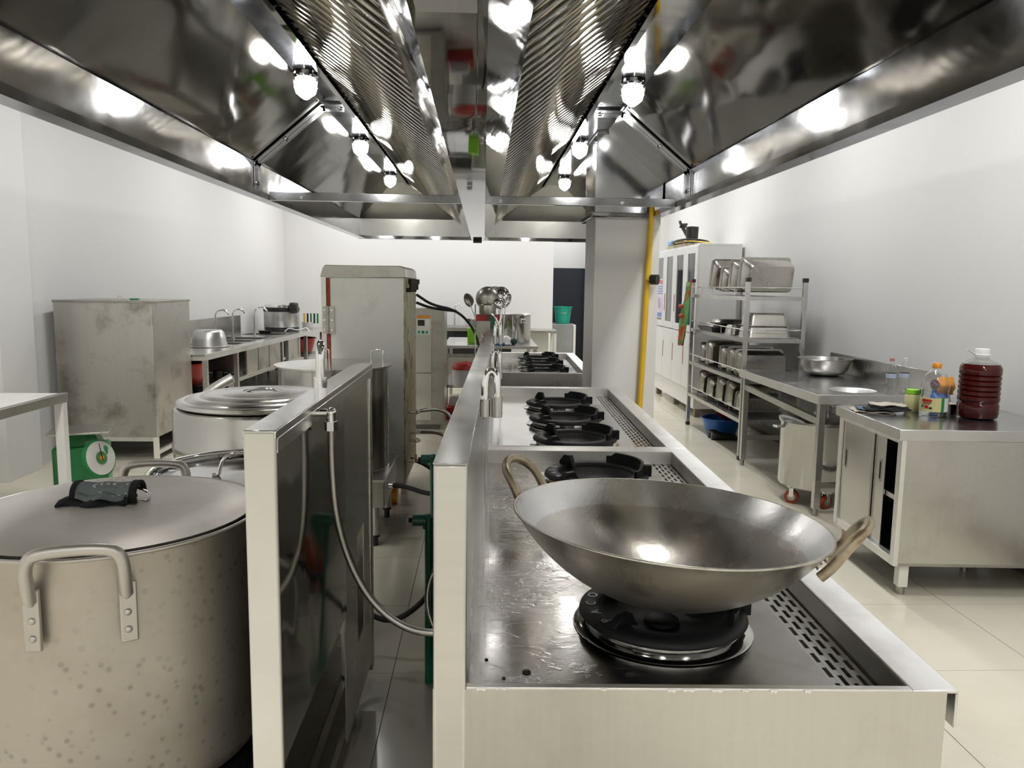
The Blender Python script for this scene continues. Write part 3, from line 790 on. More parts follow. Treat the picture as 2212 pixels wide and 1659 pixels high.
# ------------------------------------------------------------------ POTS
def ring_handle_u(m, a, r0, z0, w_, out, up, rad, n=12, drop=0):
    ca, sa = math.cos(a), math.sin(a)
    def P(rad_, tg, z): return (ca*rad_-sa*tg, sa*rad_+ca*tg, z)
    pts = [P(r0, -w_/2, z0-drop), P(r0+out*.4, -w_/2, z0), P(r0+out, -w_/2, z0+up*.75), P(r0+out, -w_*.36, z0+up), P(r0+out, w_*.36, z0+up), P(r0+out, w_/2, z0+up*.75), P(r0+out*.4, w_/2, z0), P(r0, w_/2, z0-drop)]
    m.tube(smoothp(pts, 2), rad, n); return P
# big aluminium pot
ap = thing('stock_pot', 'huge dented aluminium stock pot with riveted handles, nearest on the left', 'pot', (-.80, 1.665, .482), R(0))
pr, ph = .305, .52
MB().lathe([(.0001,0),(pr-.05,0),(pr-.015,.012),(pr,.05),(pr+.002,ph*.5),(pr,ph-.01),(pr+.003,ph),(pr-.003,ph),(pr-.006,.05),(.0001,.008)], n=96).build('body', m_alupot, ap, smooth=50)
MB().tube([(math.cos(2*PI*i/96)*(pr+.002), math.sin(2*PI*i/96)*(pr+.002), ph) for i in range(96)], .0045, 8, loop=True).build('rim', m_alu, ap, smooth=60)
for a in (R(-75), R(98)):
    m = MB(); P = ring_handle_u(m, a, pr+.014, ph-.045, .155, .022, .075, .0115, drop=.02)
    m.build('handle', m_alu, ap, smooth=60)
    for tg in (-.0775, .0775):
        m = MB(); b0 = Vector(P(pr+.005, tg, ph-.16)); 
        m.M = Matrix.Translation(b0) @ Matrix.Rotation(a+math.asin(tg/pr), 4, 'Z')
        m.box(-.004, .006, -.015, .015, 0, .115)
        m.build('handle_strap', m_alu, ap, bevel=.003)
        for zz in (.025, .058, .09):
            q = Vector(P(pr+.012, tg, ph-.16+zz))
            M3 = Vector((0,0,1)).rotation_difference(Vector((math.cos(a+tg/pr), math.sin(a+tg/pr), 0))).to_matrix()
            MB().lathe([(.0001,.004),(.004,.0035),(.0065,.001),(.007,-.001)], q, 12, m=M3).build('rivet', m_alu, ap, smooth=60)
ld = thing('pot_lid', 'slightly domed aluminium lid on the nearest left pot', 'lid', (-.80, 1.665, 1.004))
MB().lathe([(pr-.012,-.002),(pr-.010,.004),(pr-.03,.010),(pr-.055,.018),(pr-.10,.022),(.0001,.028),(.0001,.024),(pr-.10,.018),(pr-.03,.004),(pr-.012,-.002)], n=96).build('plate', m_alu, ld, smooth=40)
m = MB(); P = smoothp([(.048,.0,.024),(.070,-.004,.024),(.080,-.004,.035),(.075,0,.052),(.055,.01,.062),(.0,.03,.064),(-.06,.05,.062),(-.08,.058,.050),(-.085,.06,.03),(-.1,.064,.024)], 2)
for a, b in zip(P, P[1:]): pass
m.tube([Vector((p.x*.8+.02, p.y*.8+.0, .024+(p.z-.024)*.62)) for p in P], .009, 8, flat=.3)
m.build('handle', m_chrome, ld, smooth=60)
# oven mitt folded over the lid handle
m_cloth = plain('grey_cloth', (.19,.22,.22), .9, 0, .25, sc=9, bump=.002, bsc=60, stain=(.09,.10,.11), stsc=6)
m_bcloth = plain('black_trim_cloth', (.008,.008,.010), .9, bump=.0015, bsc=80)
mt = thing('folded_pot_holder', 'folded grey pot holder with black edge and printed numbers on the near lid', 'pot holder', (-.806, 1.66, 1.029), R(2))
mt.scale = (.70, .95, 1.0)
rings = []
for i in range(15):
    u = -.085+.17*i/14; ring = []
    for k in range(17):
        a = PI*(.05+1.3*k/16); ring.append((u+.002*math.sin(i*.9+k*.3), .030*math.cos(a)+.004, .014+.026*math.sin(a)+.001*math.sin(i*1.1)))
    rings.append(ring)
o = MB().loft(rings, closed=False).build('cloth_roll', m_cloth, mt, smooth=80); o.modifiers.new('s', 'SOLIDIFY').thickness = .005
rings = []
for i in range(19):
    u = -.12+.20*i/18; z = .004+.004*math.sin(i*.8); dy = .008*math.sin(i*.5)
    rings.append([(u, -.055+dy, z), (u, -.035+dy, z+.007), (u, -.005, z+.006), (u, .02, z+.002)])
o = MB().loft(rings, closed=False).build('lower_flap', m_bcloth, mt, smooth=80); o.modifiers.new('s', 'SOLIDIFY').thickness = .007
rings = []
for i in range(14):
    u = -.07+.14*i/13; z = .0145+.004*math.sin(i*.8+2); dy = .008*math.sin(i*.5+1)
    rings.append([(u, -.046+dy*.5, z), (u, -.034, z+.005), (u, -.022, z+.008)])
o = MB().loft(rings, closed=False).build('inner_flap', m_cloth, mt, smooth=80); o.modifiers.new('s', 'SOLIDIFY').thickness = .003
for u0, u1 in ((-.094, -.080), (.078, .100)):
    rings = []
    for i in range(5):
        u = u0+(u1-u0)*i/4; rings.append([(u, .033*math.cos(PI*(.02+1.36*k/14))+.004, .014+.030*math.sin(PI*(.02+1.36*k/14))) for k in range(15)])
    o = MB().loft(rings, closed=False).build('binding', m_bcloth, mt, smooth=80); o.modifiers.new('s', 'SOLIDIFY').thickness = .006
m_print = plain('pale_print', (.62,.62,.55), .8)
for k, (tx, sz) in enumerate((('S AO', .017), ('LUA', .013), ('NG 388', .015), ('20 882', .014), ('61.44', .015), ('YEN', .009))):
    u = -.018+k*.0165
    # printed rows run around the roll: placed glyph by glyph
    n = len(tx)
    for j, ch in enumerate(tx):
        if ch == ' ': continue
        a = PI*(1.12-.68*j/max(1, n-1)*min(1, n/5))
        c = Vector((u*1.15, .0375*math.cos(a)+.004, .0150+.0335*math.sin(a)))
        nv = Vector((0, math.cos(a), math.sin(a)*.95)).normalized(); tv = Vector((0, math.sin(a), -math.cos(a))).normalized()
        # reading direction goes up and over the roll
        M3 = Matrix((tv, nv.cross(tv), nv)).transposed().to_4x4()
        text(ch, sz, m_print, mt, 'printed_character', Matrix.Translation(c) @ M3, .0003)

def bigpot(loc, r, h, lab, body, lidkind, name='stock_pot', group=None, n=72):
    t = thing(name, lab, 'pot', loc)
    MB().lathe([(.0001,0),(r-.012,0),(r,.012),(r,h*.2),(r,h-.012),(r+.006,h-.006),(r+.006,h),(r-.003,h),(r-.005,.02),(.0001,.01)], n=n).build('body', body, t, smooth=45)
    return t
# second pot with inset lid and wire handle
t2 = bigpot((-.712, 2.275, .452), .246, .50, 'polished stainless pot with a sunken lid and bent wire handle, behind the aluminium pot', m_mirror, 0)
MB().tube([(math.cos(2*PI*i/72)*.251, math.sin(2*PI*i/72)*.251, .50) for i in range(72)], .008, 10, loop=True).build('rolled_rim', m_chrome, t2, smooth=60)
l2 = thing('pot_lid', 'flat polished lid with a bent wire handle, sunken in the second left pot', 'lid', (-.712, 2.275, .936))
l2.scale = (.9,.9,1)
MB().lathe([(.268,.014),(.262,.0),(.225,-.006),(.215,.004),(.0001,.006),(.0001,.002),(.2,-.001),(.27,.006),(.268,.014)], n=72).build('plate', m_mirror, l2, smooth=40)
MB().tube(smoothp([(-.075,-.05,.008),(-.055,-.05,.008),(-.052,-.047,.03),(-.04,-.04,.060),(0,-.02,.068),(.04,.0,.060),(.052,.007,.03),(.055,.007,.008),(.075,.01,.008)], 2), .006, 10).build('handle', m_chrome, l2, smooth=60)
m_dulls = steel('satin_lid', (.58,.57,.55), .22, .05, stsc=2.5)
# insulated round boiler with stepped lid
t3 = thing('insulated_boiler', 'round stainless insulated soup boiler with stepped lid, third in the left row', 'boiler', (-.875, 3.10, .28))
MB().lathe([(.0001,0),(.325,0),(.335,.02),(.335,.575),(.340,.582),(.340,.600),(.335,.607),(.335,.72),(.330,.735),(.318,.742),(.0001,.742)], n=96).build('body', m_polish, t3, smooth=40)
MB().lathe([(.318,.745),(.324,.750),(.320,.762),(.305,.768),(.290,.766),(.278,.773),(.250,.780),(.236,.778),(.224,.784),(.19,.788),(.178,.787),(.165,.791),(.075,.794),(.070,.788),(.0001,.788)], n=96).build('lid', m_dulls, t3, smooth=30)
MB().tube(smoothp([(-.065,0,.788),(-.04,-.005,.798),(0,-.008,.803),(.04,-.005,.798),(.065,0,.788)], 2), .010, 10, flat=.5).build('handle', m_chrome, t3, smooth=60)
for i in range(3):
    a = 2*PI*i/3+.5; MB().cyl((math.cos(a)*.27, math.sin(a)*.27, -.28), (math.cos(a)*.27, math.sin(a)*.27, .01), .022, 14).build('leg', m_steel, t3, smooth=40)
# hose end handle sticking up behind lid
t = thing('steel_scoop', 'thick bent steel scoop handle sticking up behind the stepped lid', 'scoop', (-1.30, 3.75, .98))
MB().tube(smoothp([(-.06,-.02,-.06),(-.03,0,-.02),(.02,.01,.02),(.09,.03,.06)], 2), .030, 14, flat=.75).build('grip', m_steel, t, smooth=60)
MB().cyl((-.05,-.015,-.98), (-.05,-.015,-.04), .016, 12).build('pole', m_dull, t, smooth=40)
# noodle boiler on stand
sd = thing('boiler_stand', 'square stainless burner stand on round legs below the noodle boiler', 'stand', (-.89, 4.66, 0))
MB().box(-.345, .335, -.34, .36, .235, .395).build('burner_box', m_dull, sd, bevel=.004)
MB().box(-.35, .34, -.345, .365, .383, .40).build('top_frame', m_steel, sd, bevel=.002)
for x in (-.29, .275):
    for y in (-.29, .27):
        MB().cyl((x, y, .06), (x, y, .24), .026, 20).build('leg', m_steel, sd, smooth=40)
        MB().lathe([(.0001,0),(.018,0),(.018,.05),(.028,.052),(.028,.066),(.0001,.066)], (x, y, 0), 20).build('foot', m_black, sd, smooth=40)
t4 = thing('noodle_boiler', 'tall round noodle boiler with flat lid and two wire handles, beside the steamer', 'boiler', (-.89, 4.66, .402))
MB().lathe([(.0001,0),(.322,0),(.322,.6),(.328,.605),(.328,.612),(.0001,.612)], n=72).build('body', m_polish, t4, smooth=40)
MB().lathe([(.345,.613),(.345,.619),(.0001,.622),(.0001,.613)], n=72).build('lid', m_dulls, t4, smooth=30)
for x in (-.07, .25):
    MB().tube(smoothp([(x-.03,0,.62),(x-.028,0,.70),(x-.02,0,.705),(x+.035,0,.708),(x+.042,0,.70),(x+.042,0,.62)], 1), .004, 8).build('wire_handle', m_chrome, t4, smooth=60)
m_stk = plain('sticker_green', (.03,.12,.03), .3, 0, .5, sc=30, stain=(.5,.45,.1), stsc=26)
def wrapped(t, r, a0, a1, z0, z1, mat, name, n=10):
    m = MB(); m.lathe([(r, z0), (r, z1), (r+.0008, z1), (r+.0008, z0), (r, z0)], n=n, a0=a0, a1=a1); return m.build(name, mat, t, smooth=60)
wrapped(t4, .323, R(-66), R(-38), .09, .30, m_stk, 'sticker')
m_pw = plain('white_print', (.8,.8,.78), .4)
wrapped(t4, .3242, R(-64), R(-40), .275, .292, m_pw, 'sticker_heading')
for k in range(4):
    wrapped(t4, .3244, R(-64+k*6.5), R(-59+k*6.5), .16+.02*(k % 2), .195+.02*(k % 2), (m_pw, m_red, m_pw, m_yellow)[k], 'sticker_picture')

# ------------------------------------------------------------------ STEAMER cabinet
sc = thing('rice_steamer_cabinet', 'tall pale rice steamer cabinet seen from its worn side, behind the left boilers', 'steamer', (-.79, 5.15, 0))
MB().box(-1.00, -.525, 5.15, 6.0, .17, 1.54).build('side_panel', m_encl, sc, **W)
MB().box(-.5249, -.518, 5.152, 6.0, .17, 1.54).build('foam_back', m_yel2, sc, **W)
m = MB(); m.prism([(-1.062, 1.545), (-1.045, 1.60), (-1.03, 1.617), (-.545, 1.617), (-.52, 1.60), (-.512, 1.54), (-1.062, 1.538)], 'y', 5.14, 6.02); m.build('roof_cap', m_dull, sc, bevel=.004, **W)
MB().box(-1.060, -1.028, 5.15, 6.0, .17, 1.535).build('door', m_steel, sc, **W)
MB().box(-1.026, -1.002, 5.155, 6.0, .17, 1.53).build('gasket', m_rust, sc, **W)
for z in (1.24,):
    h_ = MB(); h_.box(-1.050, -1.026, 5.143, 5.150, z-.07, z+.11); h_.box(-1.008, -.975, 5.143, 5.150, z-.07, z+.11); h_.cyl((-1.017, 5.142, z-.07), (-1.017, 5.142, z+.11), .009, 12)
    hh = h_.build('hinge', m_dull, sc, smooth=35, **W)
    for x in (-1.040, -.992):
        for zz in (z-.045, z+.02, z+.085): MB().cyl((x, 5.143, zz), (x, 5.140, zz), .005, 8).build('screw', m_chrome, hh, **W)
for k in range(3):
    y_ = 5.28+k*.2
    v = MB(); v.cyl((-.518, y_, 1.46), (-.485, y_, 1.46), .014, 10); v.cyl((-.485, y_, 1.46), (-.485, y_, 1.51), .014, 10); v.cyl((-.485, y_, 1.50), (-.485, y_, 1.535), .022, 8)
    v.build('relief_valve', plain('tarnished_brass', (.05,.045,.035), .5, .6), sc, smooth=40, **W)
for y_, z in ((5.35, .62), (5.5, .45), (5.45, .40), (5.25, .30)):
    v = MB(); v.cyl((-.518, y_, z), (-.44, y_, z), .012, 10); v.cyl((-.47, y_, z), (-.45, y_, z), .018, 6); v.build('pipe_stub', m_chrome, sc, smooth=40, **W)
MB().lathe([(.0001,-.006),(.03,-.006),(.03,.006),(.0001,.006)], (-.455, 5.25, .315), 16, m=Matrix.Rotation(PI/2, 3, 'Y')).build('valve_wheel', m_orange, sc, **W)
for x in (-.98, -.60):
    for y_ in (5.25, 5.9):
        MB().cyl((x-.02, y_, .06), (x+.02, y_, .06), .06, 20).build('caster_wheel', m_orange, sc, smooth=40, **W)
        MB().box(x-.03, x+.03, y_-.03, y_+.03, .11, .17).build('caster_fork', m_dull, sc, **W)
MB().box(-1.0, -.52, 5.2, 5.98, .15, .17).build('base', m_dull, sc, **W)
# ------------------------------------------------------------------ STERILISER behind
sc2 = thing('steel_oven_cabinet', 'tall stainless oven cabinet with panel stickers, right behind the pale steamer', 'oven', (-.66, 8.2, 0))
MB().box(-.95, -.40, 8.0, 8.6, .05, 1.26).build('body', m_dull, sc2, bevel=.006, **W)
legs([(x, y) for x in (-.93,-.42) for y in (8.02,8.58)], .018, 0, .052, m_dull, sc2)
MB().box(-.94, -.53, 7.99, 8.0, .60, 1.18).build('door', m_steelh, sc2, bevel=.003, **W)
MB().box(-.94, -.53, 7.99, 8.0, .10, .59).build('door', m_steelh, sc2, bevel=.003, **W)
MB().box(-.68, -.545, 7.982, 7.989, 1.155, 1.185).build('red_label', m_orange, sc2, **W)
MB().box(-.68, -.545, 7.982, 7.989, .99, 1.15).build('sticker', m_pw, sc2, **W)
MB().box(-.67, -.60, 7.979, 7.981, 1.08, 1.14).build('display', m_black, sc2, **W)
for k in range(3): MB().box(-.67+k*.04, -.645+k*.04, 7.979, 7.981, 1.0, 1.03).build('sticker_icon', (m_teal, m_green, m_teal)[k], sc2, **W)
# hanging black cables
for k, (p, lab) in enumerate(((smoothp([(-.51,6.0,1.42),(-.40,6.1,1.34),(-.22,6.3,1.30),(-.09,6.5,1.16),(-.02,6.6,.95),(0.0,6.7,.70),(.0,6.7,.3)], 3), 'thick black cable arching down behind the steel range wall'),
                              (smoothp([(-.51,6.0,1.36),(-.42,6.1,1.32),(-.3,6.25,1.30),(-.22,6.3,1.29)], 3), 'short black cable looping from the steamer top'))):
    tag(MB().tube(p, .011, 10).build('black_cable', m_rubber, None, smooth=60), lab, 'cable')
# ================================================================== LEFT WALL FURNITURE
tb = thing('stainless_locker', 'tall stained stainless cabinet on an open leg frame against the left wall', 'cabinet', (-3.12, 6.95, 0))
MB().box(-3.51, -2.715, 6.5, 7.315, .20, 1.325).build('body', m_stainbox, tb, bevel=.004, **W)
MB().box(-3.515, -2.708, 6.495, 7.32, 1.315, 1.335).build('top_rim', m_dull, tb, bevel=.002, **W)
legs([(x, y) for x in (-3.49, -2.735) for y in (6.52, 7.28)], .018, 0, .20, m_cream, tb)
for q in ((-3.49, -2.735, 6.503, 6.535, .165, .20), (-3.49, -2.735, 7.265, 7.295, .165, .20), (-2.752, -2.718, 6.52, 7.28, .05, .085)): MB().box(*q).build('leg_rail', m_rim, tb, **W)
t = thing('ring_pull', 'small steel ring lying on top of the tall left cabinet', 'ring', (-3.02, 6.62, 1.337))
MB().tube(arc((0,0,.012), .022, 0, PI, 12), .004, 6).build('ring', m_chrome, t, smooth=60)
t = thing('kitchen_knife', 'green-handled knife lying on top of the tall left cabinet', 'knife', (-2.93, 6.60, 1.345), R(-8))
MB().box(0, .075, -.012, .012, -.006, .008).build('grip', m_green, t, bevel=.003)
MB().prism([(.075,-.012),(.19,-.004),(.18,.012),(.075,.012)], 'z', -.001, .001).build('blade', m_chrome, t)

# sink bench along the left wall
sb = thing('sink_bench', 'long stainless bench with sunken sinks along the left wall', 'sink bench', (-3.0, 9.5, 0))
F0, F1 = Vector((-2.594, 7.33)), Vector((-2.45, 12.1)); K0, K1 = Vector((-3.50, 7.35)), Vector((-3.22, 12.1))
def LP(a, f):  # a: 0 front 1 back, f: 0 near 1 far
    p = F0.lerp(F1, f).lerp(K0.lerp(K1, f), a); return (p.x, p.y)
def lq(a0, a1, f0, f1, z0, z1, name, mat, par, m=None, **k):
    mm = m or MB(); mm.prism([LP(a0, f0), LP(a0, f1), LP(a1, f1), LP(a1, f0)], 'z', z0, z1)
    return mm.build(name, mat, par, world=True, **k) if m is None else None
holes = [(.26, .33), (.345, .415), (.43, .515), (.60, .69)]
m = MB(); pf = 0
for a, b in holes:
    lq(0, 1, pf, a, .79, .82, '', None, None, m); lq(0, .14, a, b, .79, .82, '', None, None, m); lq(.80, 1, a, b, .79, .82, '', None, None, m); pf = b
lq(0, 1, pf, 1, .79, .82, '', None, None, m)
m.build('worktop', m_top, sb, world=True)
lq(-.005, .005, 0, 1, .765, .821, 'front_lip', m_rim, sb)
lq(0, 1, -.002, .002, .765, .80, 'end_lip', m_rim, sb)
lq(.975, 1.0, .0, .70, .82, 1.055, 'splash_back', m_steelh, sb, bevel=.003)
for a, b in holes:
    m = MB(); lq(.14, .16, a, b, .52, .819, '', None, None, m); lq(.78, .80, a, b, .52, .819, '', None, None, m); lq(.16, .78, a, a+.004, .52, .819, '', None, None, m); lq(.16, .78, b-.004, b, .52, .819, '', None, None, m); lq(.16, .78, a, b, .515, .52, '', None, None, m)
    m.build('sink_bowl', m_dull, sb, world=True)
    lq(.02, .04, a-.005, b+.005, .50, .76, 'apron_panel', m_stainbox, sb)
lq(.0, .03, .19, .53, .46, .50, 'under_rail', m_steel, sb)
lq(.0, .03, .58, .70, .46, .50, 'under_rail', m_steel, sb)
for f in (.015, .19, .535, .59, .70, .78, .98):
    legs([LP(a, f) for a in (.03, .93)], .022, 0, .79, m_steel, sb)
lq(.05, .95, .02, .98, .14, .17, 'lower_shelf', m_dull, sb)
# swan-neck taps along its back
def swan(x, y, z, h, r, lab, grp='swan-neck taps of the left sink bench', ang=0):
    t = thing('swan_neck_tap', lab, 'tap', (x, y, z), ang, grp)
    MB().cyl((0,0,0), (0,0,.05), .018, 12).build('base', m_chrome, t, smooth=40)
    P = [(0,0,.04), (0,0,h-r)]+arc((r,0,h-r), r, PI, R(18), 12)
    MB().tube(P, .011, 10).build('neck', m_chrome, t, smooth=60)
    return t
swan(-2.918, 8.6, .821, .375, .075, 'swan-neck tap just behind the upturned basin')
swan(-2.866, 9.02, .821, .37, .07, 'swan-neck tap with side lever, second along the left bench', ang=R(8))
swan(-2.962, 10.2, .821, .36, .085, 'swan-neck tap nearest the rice cooker')
# upturned basin
t = thing('steel_basin', 'stainless basin turned upside down at the near end of the left bench', 'basin', (-2.88, 8.28, .822))
t.scale = (.92,.92,.96)
MB().lathe([(.222,0),(.228,.006),(.215,.010),(.20,.012),(.185,.08),(.165,.155),(.14,.182),(.0001,.186)], n=48).build('bowl', m_steel, t, smooth=50)
# rice cooker
t = thing('rice_cooker', 'large silver commercial rice cooker with black band on the left bench', 'rice cooker', (-2.88, 11.25, .822))
MB().lathe([(.0001,0),(.23,0),(.24,.015),(.24,.05),(.0001,.05)], n=40).build('base', m_black, t, smooth=40)
MB().lathe([(.235,.045),(.245,.06),(.245,.27),(.235,.275)], n=48).build('body', plain('silver_paint', (.55,.54,.53), .3, .6), t, smooth=40)
MB().lathe([(.247,.268),(.250,.272),(.250,.325),(.245,.33),(.0001,.33)], n=48).build('black_band', m_black, t, smooth=40)
MB().lathe([(.245,.33),(.235,.36),(.20,.378),(.0001,.385)], n=48).build('lid', m_chrome, t, smooth=40)
MB().box(.16, .27, -.24, -.10, .25, .40).build('handle', m_black, t, bevel=.025)
t = thing('white_cable', 'white coiled power cable beside the rice cooker on the bench edge', 'cable', (-2.6, 10.9, .825))
MB().tube(smoothp([(-.15,.0,.0),(-.1,.02,.05),(0,.0,.02),(.08,.03,.03),(.14,.05,.06),(.18,.02,.0)], 3), .010, 8).build('cord', m_white, t, smooth=60)
t = thing('black_pan', 'small black pan standing on the bench by the third tap', 'pan', (-2.9, 10.45, .822))
MB().lathe([(.0001,0),(.07,0),(.085,.04),(.08,.04),(.065,.006),(.0001,.006)], n=20).build('bowl', m_black, t, smooth=40)
t = thing('knife_stand', 'small pale tub of coloured knife handles at the end of the left bench', 'tub', (-2.66, 11.9, .822))
MB().lathe([(.0001,0),(.075,0),(.085,.09),(.08,.09),(.07,.006),(.0001,.006)], n=20).build('tub', m_cream, t, smooth=40)
for k, mm_ in enumerate((m_yellow, m_black, m_green, m_black, m_green)):
    MB().box(-.06+k*.05, -.035+k*.05, -.01, .01, .07, .22).build('knife_handle', mm_, t, bevel=.003)
# red basin below, black crate etc.
def plainbowl(name, lab, cat, loc, r0, r1, h, mat, grp=None, n=40):
    t = thing(name, lab, cat, loc, group=grp)
    MB().lathe([(.0001,0),(r0,0),(r0+(r1-r0)*.5,h*.4),(r1,h),(r1+.015,h+.004),(r1+.015,h-.008),(r1+.006,h-.010),(r1-.006,h-.01),(r0,.008),(.0001,.006)], n=n).build('bowl', mat, t, smooth=50); return t
plainbowl('red_tub', 'round red plastic tub stored under the near end of the left bench', 'tub', (-2.98, 7.75, .50), .19, .23, .20, m_red)
t = thing('storage_stand', 'dark low rack under the bench carrying the red tub', 'rack', (-3.0, 7.85, 0))
MB().box(-.30, .30, -.3, .3, .46, .495).build('top_frame', m_black, t); legs([(x, y) for x in (-.28, .28) for y in (-.28, .28)], .015, .175, .46, m_black, t, world=False)
t = thing('bottle_crate', 'dark slatted crate standing under the left bench', 'crate', (-2.93, 8.6, .172))
MB().box(-.18, .18, -.18, .18, 0, .03).build('base', m_black, t)
for k in range(6): MB().box(-.18+k*.066, -.15+k*.066, -.185, -.17, .03, .30).build('slat', m_black, t)
MB().cyl((.08,-.19,.1), (.08,-.19,.38), .045, 16).build('dark_bottle', m_black, t, smooth=40)
m = MB(); m.box(-.19, .19, -.19, -.175, .28, .31); m.box(-.19,.19,.175,.19,.03,.31); m.box(-.19,-.175,-.19,.19,.03,.31); m.box(.175,.19,-.19,.19,.03,.31); m.build('rim', m_dull, t)
x, y = LP(.4, .87); plainbowl('red_tub', 'dark red plastic tub on the shelf at the far end of the left bench', 'tub', (x+.02, y, .50), .25, .30, .2, plain('dark_red', (.25,.01,.01), .35))
MB_ = MB(); t = thing('storage_stand', 'low rack carrying the dark red tub under the far bench end', 'rack', (x, y, .172))
m = MB(); m.box(-.3, .3, -.35, .3, .28, .31)
for a in (-.28, .28):
    for b in (-.33, .28): m.box(a-.012, a+.012, b-.012, b+.012, 0, .28)
m.build('frame', m_dull, t)
plainbowl('green_basket', 'bright green plastic basket below the dark red tub', 'basket', (x+.0, y-.02, .175), .20, .25, .18, m_lime)

# table at far left with post
t = thing('steel_table', 'steel-framed table at the left edge with white square leg', 'table', (-3.0, 4.3, 0))
MB().box(-3.45, -2.72, 3.2, 5.05, .755, .775).build('table_top', m_dado, t, **W)
m = MB(); m.box(-2.72, -2.68, 3.2, 5.08, .72, .776); m.box(-3.45, -2.72, 5.05, 5.08, .72, .772)
m.build('edge_rail', m_dull, t, bevel=.002, **W)
for x, y in ((-2.71, 5.04), (-3.42, 5.04), (-2.71, 3.25), (-3.42, 3.25)):
    MB().box(x-.028, x+.028, y-.028, y+.028, 0, .72).build('leg', m_white, t, bevel=.002, **W)
# scale
t = thing('platform_scale', 'green dial platform scale on the floor beside the left cabinet', 'scale', (-2.80, 5.45, 0), R(20))
MB().box(-.17, .17, -.12, .14, .0, .36).build('body', m_green, t, bevel=.015)
MB().frust((-.13, .13, -.10, .12), (-.09, .09, -.07, .09), .36, .44).build('neck', m_green, t, bevel=.004)
MB().box(-.19, .19, -.18, .18, .455, .468).build('platform', m_dull, t, bevel=.002)
MB().box(-.06, .06, -.05, .05, .44, .456).build('bracket', m_black, t)
MX = Matrix.Translation((.10, -.13, .275)) @ Matrix.Rotation(R(50), 4, 'Z') @ Matrix.Rotation(R(76), 4, 'X')
m = MB(); m.M = MX; m.lathe([(.0001,0),(.125,0),(.13,.015),(.13,.035),(.0001,.036)], n=40); m.build('dial_case', m_green, t, smooth=40)
m = MB(); m.M = MX; m.lathe([(.0001,.037),(.118,.037),(.118,.043),(.0001,.046)], n=40); m.build('dial_face', plain('dial_white', (.6,.59,.55), .4), t, smooth=40)
m = MB(); m.M = MX; m.lathe([(.0001,.047),(.045,.047),(.045,.049),(.0001,.05)], n=30); m.build('dial_centre', plain('dial_green', (.06,.2,.05), .4), t)
m = MB(); m.M = MX; m.lathe([(.0001,.051),(.018,.051),(.0001,.053)], n=20); m.build('dial_emblem', m_orange, t)
m = MB(); m.M = MX; m.prism([(-.004,-.02),(.004,-.02),(.002,.10),(-.002,.10)], 'z', .053, .055); m.build('needle', m_black, t)

# ================================================================== RIGHT SIDE
# worktop table with basin hole
ct = thing('work_table', 'long stainless table with wall splash and round sink hole along the right wall', 'table', (2.55, 5.7, 0))
CX0, CX1, CY0, CY1 = 2.18, 2.965, 4.93, 6.50
def holed(m, x0, x1, y0, y1, cx, cy, r, z0, z1, n=40):
    # square plate with circular hole
    for zz in (z0, z1):
        pass
    cir = []; sq = []
    for i in range(n):
        a = 2*PI*i/n+PI/4; c, s = math.cos(a), math.sin(a); cir.append((cx+r*c, cy+r*s))
        k = 1/max(abs(c)/1, abs(s)/1)
        hx = (x1-x0)/2; hy = (y1-y0)/2
        sq.append(((x0+x1)/2+c*k*hx, (y0+y1)/2+s*k*hy))
    rings = [[(p[0], p[1], z1) for p in sq], [(p[0], p[1], z1) for p in cir], [(p[0], p[1], z0) for p in cir], [(p[0], p[1], z0) for p in sq]]
    m.loft(rings, loop=True)
m = MB(); hc = (2.53, 5.20, .155)
holed(m, CX0, CX1, CY0, 5.55, hc[0], hc[1], hc[2], .79, .82); m.box(CX0, CX1, 5.55, CY1, .79, .82)
m.build('table_top', m_top, ct, **W)
m = MB(); m.box(CX0-.004, CX0, CY0, CY1, .76, .821); m.box(CX0, CX1, CY0-.004, CY0, .76, .821); m.build('edge_lip', m_rim, ct, bevel=.001, **W)
MB().box(CX1-.012, CX1, CY0-.02, CY1, .82, .975).build('splash_back', m_steelh, ct, bevel=.003, **W)
MB().lathe([(hc[2]+.004,.821),(hc[2]-.006,.815),(hc[2]-.03,.70),(.05,.66),(.0001,.66)], (hc[0], hc[1], 0), 40).build('sink_bowl', m_rim, ct, smooth=50, **W)
for x, y in ((CX0+.045, CY0+.045), (CX0+.045, CY1-.05), (CX1-.06, CY0+.045), (CX1-.06, CY1-.05)):
    MB().box(x-.022, x+.022, y-.022, y+.022, .05, .79).build('leg', m_steel, ct, bevel=.002, **W)
    MB().cyl((x, y, 0), (x, y, .055), .016, 12).build('foot', m_dull, ct, smooth=40, **W)
MB().bar((CX0+.045, CY0+.05, .635), (CX0+.045, CY1-.05, .675), .03, .045).build('side_rail', m_steel, ct, **W)
MB().box(CX0+.05, CX1-.06, CY1-.06, CY1-.03, .22, .26).build('cross_rail', m_steel, ct, **W); MB().box(CX0+.05, CX1-.06, CY0+.03, CY0+.06, .19, .225).build('cross_rail', m_steel, ct, **W)
# wide steel bowl
t = thing('steel_bowl', 'wide stainless bowl standing on the right-hand work table', 'bowl', (2.74, 6.12, .823))
MB().lathe([(.0001,.002),(.10,.0),(.14,.01),(.175,.045),(.19,.10),(.195,.125),(.21,.130),(.212,.134),(.195,.131),(.186,.10),(.17,.05),(.13,.014),(.0001,.006)], n=56).build('bowl', m_steel, t, smooth=50)
